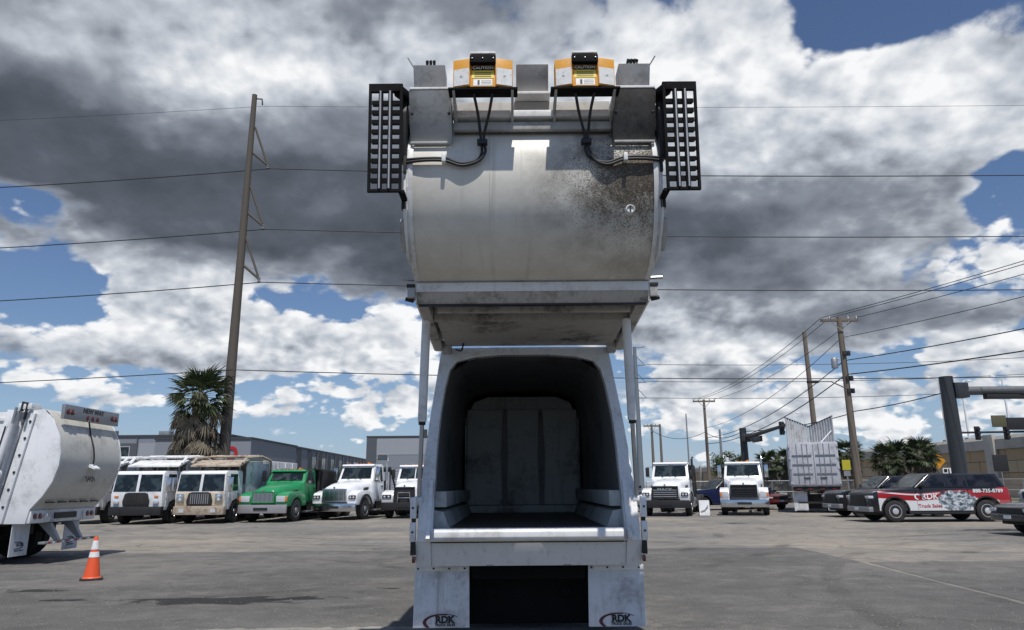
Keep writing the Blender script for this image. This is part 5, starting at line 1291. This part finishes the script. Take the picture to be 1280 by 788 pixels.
# ---------------- pickups and cars
def wrap_mat():
    m = bpy.data.materials.new('advert_wrap'); m.use_nodes = True
    t = m.node_tree; g = G(t); b = t.nodes['Principled BSDF']
    o = g.n('ShaderNodeTexCoord').outputs['Object']
    x, y, z = g.sep(o)
    blk, red, wht = (.012, .012, .014), (.36, .012, .02), (.72, .73, .74)
    wav = g.add(z, g.mul(g.m('SINE', g.mul(y, 1.7)), .06))
    col = g.mix(g.ramp(wav, .90, .92), wht, red)
    col = g.mix(g.ramp(wav, 1.20, 1.22), col, blk)
    # pale arrow band on the flank
    band = g.mul(g.ramp(g.sub(wav, .02), 1.10, 1.11), g.ramp(g.sub(wav, .02), 1.16, 1.15))
    col = g.mix(g.mul(band, g.ramp(y, 3.2, .6)), col, wht)
    # printed picture: silvery machinery between the doors and the rear wheel
    q = g.vm('MULTIPLY', g.vm('SUBTRACT', o, (0, 2.55, .84)), (0, 1 / .85, 1 / .42))
    pic = g.ramp(g.add(g.vm('LENGTH', q), g.mul(g.sub(g.noise(o, 3.0, 3, .6), .5), .8)), 1.0, .92)
    pc = g.mix(g.ramp(g.noise(g.vm('MULTIPLY', o, (0, 1, 1.6)), 4.2, 6, .7), .42, .60), (.05, .09, .12), (.66, .70, .74))
    col = g.mix(pic, col, pc)
    front = g.ramp(y, -.62, -.66)
    col = g.mix(front, col, blk)
    sill = g.ramp(z, .47, .45)
    col = g.mix(sill, col, blk)
    rear = g.ramp(y, 4.2, 4.3)
    col = g.mix(g.mul(rear, .9), col, red)
    t.links.new(col, b.inputs['Base Color'])
    b.inputs['Roughness'].default_value = .3; b.inputs['Coat Weight'].default_value = .4
    return m

def car(name, label, cat, loc, yaw, paint, wb=3.6, fo=.95, ro=1.15, W=2.0, r=.40, hood=1.12, belt=1.20, roof=1.90, ws0=.75, ws1=1.55, end=4.9, endb=None, bed=None, group=None, front='truck', rim=STEEL, glass=DGLASS, roofmat=None):
    T = thing(name, label, cat, loc, radians(yaw), group)
    h = W / 2; L0, L1 = -fo, wb + ro
    sill = .36
    pr = [(L0 + .03, .42), (L0 - .02, .62), (L0 - .02, hood - .30), (L0 + .05, hood - .12), (L0 + .20, hood - .04), (L0 + .55, hood), (ws0, belt - .02)]
    pr += [(bed, belt), (bed + .001, belt - .02), (L1, belt - .02)] if bed else [(L1 - .05, belt)]
    pr += [(L1, belt - .25), (L1, .50), (L1 - .1, .42)]
    pr += arch(wb, r, r + .10, sill + .02) + arch(0, r, r + .10, sill + .02)
    b = MB().prism(pr, -h, h, 'x')
    b.v = [(x * (1 - .05 * max(0, min(1, (L0 + .5 - y) / .5))) * (1 - .03 * max(0, z - .8)), y, z) for x, y, z in b.v]
    b.build('body', paint, T, bevel=.075, segs=3)
    endb = endb or end + .35
    tb, tt = h * .955, h * .79
    Bq = [(-tb, ws0, belt - .03), (tb, ws0, belt - .03), (tb, endb, belt - .03), (-tb, endb, belt - .03)]
    Tq = [(-tt, ws1, roof), (tt, ws1, roof), (tt, end, roof - .02), (-tt, end, roof - .02)]
    MB().loft([Bq, Tq], True, True).build('cabin', roofmat or BLACK, T, bevel=.085, segs=3)
    slab([Bq[0], Bq[1], Tq[1], Tq[0]], .05, .95, .10, .90, .008, 'windshield', GLASS, T)
    slab([Bq[2], Bq[3], Tq[3], Tq[2]], .08, .92, .2, .88, .008, 'rear_window', glass, T)
    for s in (-1, 1):
        P = lambda y, v: (s * (tb + (tt - tb) * v + .010), y, belt - .03 + (roof - belt + .03) * v)
        P0 = lambda y, v: (P(y, v)[0] - s * .02, y, P(y, v)[2])
        lean = lambda v: ws0 + (ws1 - ws0) * v
        nwin = 2 if bed else 3
        edges = [None, ws1 + .55, ws1 + 1.45, end - .05] if not bed else [None, ws1 + .55, end - .1]
        for k in range(nwin):
            f0 = edges[k]; f1 = edges[k + 1]
            a0 = (lambda v: lean(v) + .20) if k == 0 else (lambda v, f0=f0: f0 + .07)
            a1 = (lambda v, f1=f1: f1 - .02) if k < nwin - 1 else (lambda v, f1=f1: f1 + (endb - end) * (1 - v) - .12)
            pts = [(a0(.14), .14), (a1(.14), .14), (a1(.86), .86), (a0(.86), .86)]
            MB().loft([[P0(*q) for q in pts], [P(*q) for q in pts]]).build('side_window', glass, T)
        # door seams, handles
        for y in (ws0 + .12, ws1 + .58, ws1 + 1.42):
            if y < (bed or L1) - .2:
                MB().box(*sorted((s * (h - .03), s * (h + .002))), y - .006, y + .006, .48, belt - .06).build('door_seam', SATIN, T)
        for y in (ws1 + .38, ws1 + 1.22):
            if y < (bed or L1) - .2: MB().box(*sorted((s * (h - .01), s * (h + .03))), y - .10, y + .08, belt - .19, belt - .15).build('handle', SATIN, T, bevel=.008)
        mr = MB().box(*sorted((s * (h - .02), s * (h + .22))), ws0 + .28, ws0 + .42, belt + .02, belt + .20).build('mirror', BLACK, T, bevel=.04)
        MB().prism([(.55, .33), (.55, .41), (wb - .55, .41), (wb - .55, .33)], *sorted((s * (h - .2), s * (h + .03))), 'x').build('side_step', SATIN, T, bevel=.01)
        MB().box(*sorted((s * (h - .33), s * (h - .02))), L0 - .045, L0 + .16, hood - .33 if front == 'truck' else .68, hood - .22 if front == 'truck' else .78).build('headlight', LENS, T, bevel=.02)
        MB().box(*sorted((s * (h - .16), s * (h - .01))), L1 - .04, L1 + .02, .75, 1.05).build('tail_lamp', REDLENS, T, bevel=.02)
        for yy in (0, wb):
            a1 = arch(yy, r, r + .095, sill + .04, 12); a2 = arch(yy, r, r + .155, sill + .04, 12)
            MB().prism(a1 + a2[::-1], *sorted((s * (h - .10), s * (h + .012))), 'x').build('arch_trim', SATIN, T)
        wheel(T, s * (h - .15), 0, r, .26, rim); wheel(T, s * (h - .15), wb, r, .26, rim)
    gr = MB().box(-h + .36, h - .36, L0 - .04, L0 + .1, .64 if front == 'truck' else .60, hood - .18 if front == 'truck' else .80).build('grille', SATIN, T, bevel=.01)
    for k in range(4): MB().box(-h + .38, h - .38, L0 - .052, L0 - .041, .70 + k * .1 if front == 'truck' else .62 + k * .05, .72 + k * .1 if front == 'truck' else .635 + k * .05).build('grille_bar', SATIN, gr)
    bp = MB().prism([(-h + .02, L0 + .1), (-h + .05, L0 - .06), (-h + .3, L0 - .12), (h - .3, L0 - .12), (h - .05, L0 - .06), (h - .02, L0 + .1)], .42, .62, 'z').build('bumper', GALV if front == 'truck' else paint, T, bevel=.02)
    MB().box(-.16, .16, L0 - .132, L0 - .1205, .48, .58).build('licence_plate', INKWHT, bp)
    MB().box(-h * .8, h * .8, L0 + .2, L1 - .2, .30, .45).build('underbody', DARKMETAL, T)
    if bed:
        MB().frame([(-h + .02, bed), (h - .02, bed), (h - .02, L1), (-h + .02, L1)], [(-h + .1, bed + .08), (h - .1, bed + .08), (h - .1, L1 - .08), (-h + .1, L1 - .08)], lambda p, t: (p[0], p[1], t), belt - .019, belt + .03).build('bed_rail', SATIN, T)
    return T

WRAP = wrap_mat()
s = car('pickup_truck', 'pickup with covered bed wrapped in red, white and black advertising', 'pickup', (15.55, 31.0, 0), -90, WRAP, wb=3.75, fo=1.0, ro=1.0, W=2.05, r=.44, hood=1.28, belt=1.36, roof=1.94, ws0=.80, ws1=1.62, end=4.42, endb=4.68, rim=pmat('bright_alloy', (.70, .71, .73), .3, metal=.5, var=.05))
text('wrap_lettering', 'RDK', .30, INKWHT, s, (1.032, 1.45, 1.01), (pi / 2, 0, pi / 2), .006, 1.15)
for yy in (1.165, 1.375, 1.60):
    MB().box(1.0305, 1.034, yy - .02, yy + .07, .893, .912).build('wrap_serif', INKWHT, s)
text('wrap_lettering', '888-735-8789', .20, INKWHT, s, (1.032, 3.85, 1.22), (pi / 2, 0, pi / 2), .004, 1.1)
text('wrap_lettering', 'Truck Sales', .19, INKRED, s, (1.032, 1.42, .64), (pi / 2, 0, pi / 2), .003, 1.1)
AA = [radians(100 + k * 8) for k in range(21)]
MB().loft([[(xx, .98 + .16 * cos(a), 1.01 + .13 * sin(a)) for a in AA] + [(xx, 1.0 + .12 * cos(a), 1.01 + .095 * sin(a)) for a in reversed(AA)] for xx in (1.029, 1.034)]).build('wrap_crescent', INKWHT, s)
car('pickup_truck', 'plain black pickup with chrome-barred grille behind the advertising-wrapped pickup', 'pickup', (16.35, 35.6, 0), -90, BLACK, wb=3.6, W=2.0, bed=3.1, end=2.85, endb=3.0, roof=1.90, hood=1.24, belt=1.32)
car('parked_car', 'dark grey sedan with low nose in front of the wrapped pickup tail', 'car', (16.0, 22.35, 0), -90, pmat('dark_grey_paint', (.022, .023, .026), .28, var=.1, coat=.6), wb=2.8, fo=.95, ro=1.0, W=1.86, r=.34, hood=.92, belt=1.02, roof=1.48, ws0=.55, ws1=1.35, end=2.7, endb=3.4, front='car')
car('parked_van', 'silver grey van parked beyond the wrapped pickup tail', 'van', (30.2, 41.5, 0), -90, pmat('silver_paint', (.38, .40, .43), .35, var=.06, coat=.3), wb=3.3, W=2.0, hood=1.2, belt=1.35, roof=2.15, ws0=.1, ws1=.7, end=4.2, endb=4.35, roofmat=MATS['silver_paint'])
BLUE = pmat('dark_blue_paint', (.014, .022, .075), .3, var=.1, coat=.5)
car('pickup_truck', 'dark blue pickup parked behind the white snub-nosed truck', 'pickup', (11.6, 46.5, 0), -75, BLUE, wb=3.6, W=2.0, bed=3.1, end=2.85, endb=3.0, roof=1.88, hood=1.22, belt=1.30)
car('pickup_truck', 'dark grey pickup partly hidden between the lift strut and the snub-nosed truck', 'pickup', (7.0, 44.5, 0), 10, MATS['dark_grey_paint'], wb=3.6, W=2.0, bed=3.1, end=2.85, endb=3.0, roof=2.0, hood=1.24, belt=1.34)
car('parked_car', 'dark red car parked between the white work truck and the grey trailer', 'car', (16.4, 46.8, 0), 20, pmat('dark_red_paint', (.12, .012, .014), .3, var=.1, coat=.5), wb=2.8, fo=.9, ro=.95, W=1.84, r=.34, hood=.92, belt=1.0, roof=1.5, ws0=.5, ws1=1.25, end=2.7, endb=3.3, front='car')
car('parked_car', 'black hatchback on the far road behind the wrapped pickup roof', 'car', (27.0, 52, 0), -90, BLACK, wb=2.7, fo=.9, ro=.9, W=1.84, r=.34, hood=.95, belt=1.05, roof=1.6, ws0=.4, ws1=1.1, end=2.9, endb=3.4, front='car')

# ---------------- folding sign, cone
def a_board():
    T = thing('sandwich_board', 'white folding sign board standing beside the snub-nosed truck', 'sign', (10.0, 38.6, 0), radians(-10))
    T.scale = (.66,) * 3
    for s in (-1, 1):
        MB().loft([[(-.4, s * .26, .0), (.4, s * .26, .0), (.4, s * .23, 0), (-.4, s * .23, 0)], [(-.4, s * .04, 1.15), (.4, s * .04, 1.15), (.4, s * .01, 1.15), (-.4, s * .01, 1.15)]]).build('board', WHITE, T)
    MB().prism([(-.3, .25), (.02, .35), (.3, .75), (.27, .8), (0, .45), (-.3, .33)], -.252, -.20, 'y').build('printed_mark', TGREY, T)
    for s in (-1, 1): MB().lathe([(.16, 0), (.16, .05), (.02, .06)], 12, 'z', (s * .35, .1, 0)).build('weight', SATIN, T)
a_board()

def cone():
    T = thing('traffic_cone', 'orange traffic cone with two white bands standing by the parked refuse truck', 'traffic cone', (-7.45, 13.25, 0), radians(28))
    OR = pmat('cone_orange', (.80, .105, .03), .5, var=.08, vs=6, dirt=.35, ds=6)
    BS = pmat('cone_base', (.03, .028, .028), .8, var=.2, dirt=.4, ds=6, dirtcol=(.12, .11, .1))
    RF = pmat('reflective_band', (.80, .80, .80), .35, var=.05, dirt=.3, ds=10)
    R = lambda z: .135 - (z - .05) * .1555
    MB().prism([(-.18, -.12), (-.12, -.18), (.12, -.18), (.18, -.12), (.18, .12), (.12, .18), (-.12, .18), (-.18, .12)], .0, .04, 'z').build('base', BS, T, bevel=.008)
    MB().lathe([(.155, .038), (.15, .048), (R(.06), .06), (R(.3), .3), (R(.5), .5), (R(.72), .72), (R(.73) - .006, .735), (.02, .735)], 28, 'z').build('cone', OR, T, smooth=40)
    for z0, z1 in ((.385, .475), (.515, .665)):
        MB().lathe([(R(z0) + .0005, z0), (R(z0) + .0035, z0 + .002), (R(z1) + .0035, z1 - .002), (R(z1) + .0005, z1)], 28, 'z').build('reflective_band', RF, T, smooth=40)
cone()

# ================================================================ palms and trees
PALMG = pmat('palm_leaf', (0.040, 0.060, 0.022), 0.6, var=0.5, vs=2.5)
PALMG2 = pmat('palm_leaf_light', (0.065, 0.085, 0.030), 0.6, var=0.4, vs=2.5)
PALMD = pmat('dead_palm_leaf', (0.16, 0.135, 0.095), 0.9, var=0.5, vs=3.0)
PALMD2 = pmat('dead_palm_leaf_grey', (0.10, 0.088, 0.068), 0.9, var=0.5, vs=3.0)
BARK = pmat('palm_bark', (0.12, 0.10, 0.08), 0.95, var=0.4, vs=5, bump=0.5, bs=12)

def fan_leaf(rg, droop, mat, n=17, stem=.75, R=.95, spread=150, name='frond'):
    """stalk along +x with a fan of narrow folded leaflets at its end"""
    m = MB()
    m.tube([(0, 0, 0), (stem * .5, 0, .05 - droop * .02), (stem, 0, .0 - droop * .10)], [.022, .016, .010], 4)
    for k in range(n):
        a = radians(-spread / 2 + spread * k / (n - 1)) + rg.uniform(-.05, .05)
        L = R * (1 - .25 * abs(a)) * rg.uniform(.8, 1.08)
        dx, dy = cos(a), sin(a)
        px, py = -dy, dx
        base = Vector((stem, 0, -droop * .10))
        w = .045
        pts = []
        for u, ww in ((0.0, .25), (.45, 1.0), (.78, .75), (1.0, .02)):
            z = .10 * u * (1 - u) - droop * (u ** 2) * rg.uniform(.30, .42) * L
            c = base + Vector((dx * L * u, dy * L * u, z))
            pts.append((c + Vector((px, py, .3)) * w * ww, c - Vector((0, 0, .012)), c + Vector((-px, -py, .3)) * w * ww))
        for q in range(3):
            A, Bq = pts[q], pts[q + 1]
            m.add([A[0], A[1], Bq[1], Bq[0]], [(0, 1, 2, 3)])
            m.add([A[1], A[2], Bq[2], Bq[1]], [(0, 1, 2, 3)])
    return m.mesh(name, mat)

def palm(label, x, y, h, crown=1.9, n_green=44, n_dead=0, skirt=0.0, tr=.28, seed=1, detail=True, group=None, sc=1.0):
    rg = random.Random(seed)
    T = thing('palm_tree', label, 'palm tree', (x, y, 0), rg.uniform(0, 6), group)
    zs = [0, .2, .5, .8, 1]
    tk = MB().tube([(.05 * sin(3 * u), .05 * cos(2 * u), h * u) for u in zs], [tr * 1.2, tr, tr * .95, tr * .95, tr * .8], 10).build('trunk', BARK, T, smooth=60)
    core = MB().lathe([(tr * .8, h - .9), (tr * 1.25, h - .5), (tr * 1.1, h - .1), (.05, h + .15)], 10, 'z').build('crown', BARK, T, smooth=60)
    if detail:
        ML = [fan_leaf(rg, .5 + .3 * i, (PALMG, PALMG2)[i % 2], R=crown * .52, stem=crown * .46) for i in range(4)]
        MD = [fan_leaf(rg, 1.1, (PALMD, PALMD2)[i % 2], 11, R=crown * .52, stem=crown * .30, spread=80) for i in range(4)]
    else:
        ML = [fan_leaf(rg, .8 + .4 * i, (PALMG, PALMG2)[i % 2], 13, R=crown * .52, stem=crown * .46) for i in range(3)]
        MD = [fan_leaf(rg, 1.1, PALMD2, 8, R=crown * .48, stem=crown * .34, spread=95)]
    for k in range(n_green):
        el = radians(82 - 118 * ((k + rg.random()) / n_green) ** 1.05)
        link('frond', rg.choice(ML), core, (0, 0, h - .15 - .25 * (k / n_green)), (rg.uniform(-.5, .5), -el, k * 2.399 + rg.uniform(-.3, .3)), (rg.uniform(.8, 1.1),) * 3)
    for k in range(n_dead):
        u = k / n_dead
        z = h - .5 - skirt * u
        el = radians(-40 - 42 * rg.random())
        a = k * 2.399
        rr = tr * .9 + .12 + .28 * rg.random()
        link('dead_frond', rg.choice(MD), core, (rr * cos(a), rr * sin(a), z), (rg.uniform(-.7, .7), -el, a + rg.uniform(-.4, .4)), (rg.uniform(.75, 1.1) * (1 - .1 * u),) * 3)
    return T
palm('large palm with thick skirt of dead fronds standing by the tall concrete pole', -19.4, 44, 7.3, 2.35, 56, 150, 4.6, .42, 3)
PG = 'palms along the far side of the road'
for i, (x, y, h, c, lb) in enumerate((
        (32.4, 63, 3.9, 1.9, 'cabbage palm standing nearest the wooden crossarm pole'),
        (33.9, 64, 4.2, 2.0, 'cabbage palm second along from the wooden crossarm pole'),
        (35.4, 63, 4.3, 2.0, 'cabbage palm third along from the wooden crossarm pole'),
        (36.9, 65, 4.2, 1.9, 'outermost cabbage palm of the row before the tan wall'),
        (28.8, 62, 4.3, 1.9, 'cabbage palm between the grey trailer and the yellow sign'),
        (27.3, 63, 4.0, 1.8, 'cabbage palm close beside the grey trailer'),
        (23.2, 66, 3.6, 1.8, 'cabbage palm showing above the work truck mirror'),
        (24.9, 66, 3.9, 1.9, 'cabbage palm between the work truck and the grey trailer'))):
    palm(lb, x, y, h * .98, c * .86, 46, 22, 1.6, .22, 10 + i, False, PG)

def leafy_tree(label, x, y, h, r, seed, mat, name='tree'):
    """trunk, forking limbs, and a crown of many small leaf clumps with gaps"""
    rg = random.Random(seed)
    T = thing(name, label, 'tree', (x, y, 0))
    tr = MB().tube([(0, 0, 0), (.05, 0, h * .3), (0, .05, h * .55)], [.16, .12, .08], 8)
    tips = []
    for k in range(7):
        a = k * 2.399; e = Vector((cos(a) * r * .6, sin(a) * r * .6, h * (.6 + .35 * rg.random())))
        tr.tube([(0, 0, h * .3), (e.x * .5, e.y * .5, h * .5), tuple(e)], [.07, .05, .02], 5); tips.append(e)
    tr.build('trunk', BARK, T, smooth=60)
    m = MB()
    cl = [(e + Vector((rg.gauss(0, .3), rg.gauss(0, .3), rg.gauss(0, .25))) * r * .6, r * rg.uniform(.22, .42)) for e in tips for _ in range(4)]
    for c, rad in cl:
        for _ in range(90):
            d = Vector((rg.gauss(0, 1), rg.gauss(0, 1), rg.gauss(0, .8))).normalized() * rad * rg.uniform(.5, 1.05)
            p = c + d
            if p.z < .4: continue
            u = Vector((rg.gauss(0, 1), rg.gauss(0, 1), rg.gauss(0, 1))).normalized(); v = u.cross(d).normalized()
            s = .09
            m.add([p - u * s, p + v * s * .6, p + u * s, p - v * s * .6], [(0, 1, 2, 3)])
    m.build('crown', mat, T)
    return T
LEAF = pmat('leaf_green', (0.050, 0.075, 0.028), 0.7, var=0.5, vs=1.2)
leafy_tree('small round green tree seen between the distant poles and the work truck', 19.6, 66, 3.9, 1.7, 5, LEAF)
leafy_tree('low green tree standing at the far end of the long dark building', -28.5, 118, 4.6, 2.6, 6, LEAF)
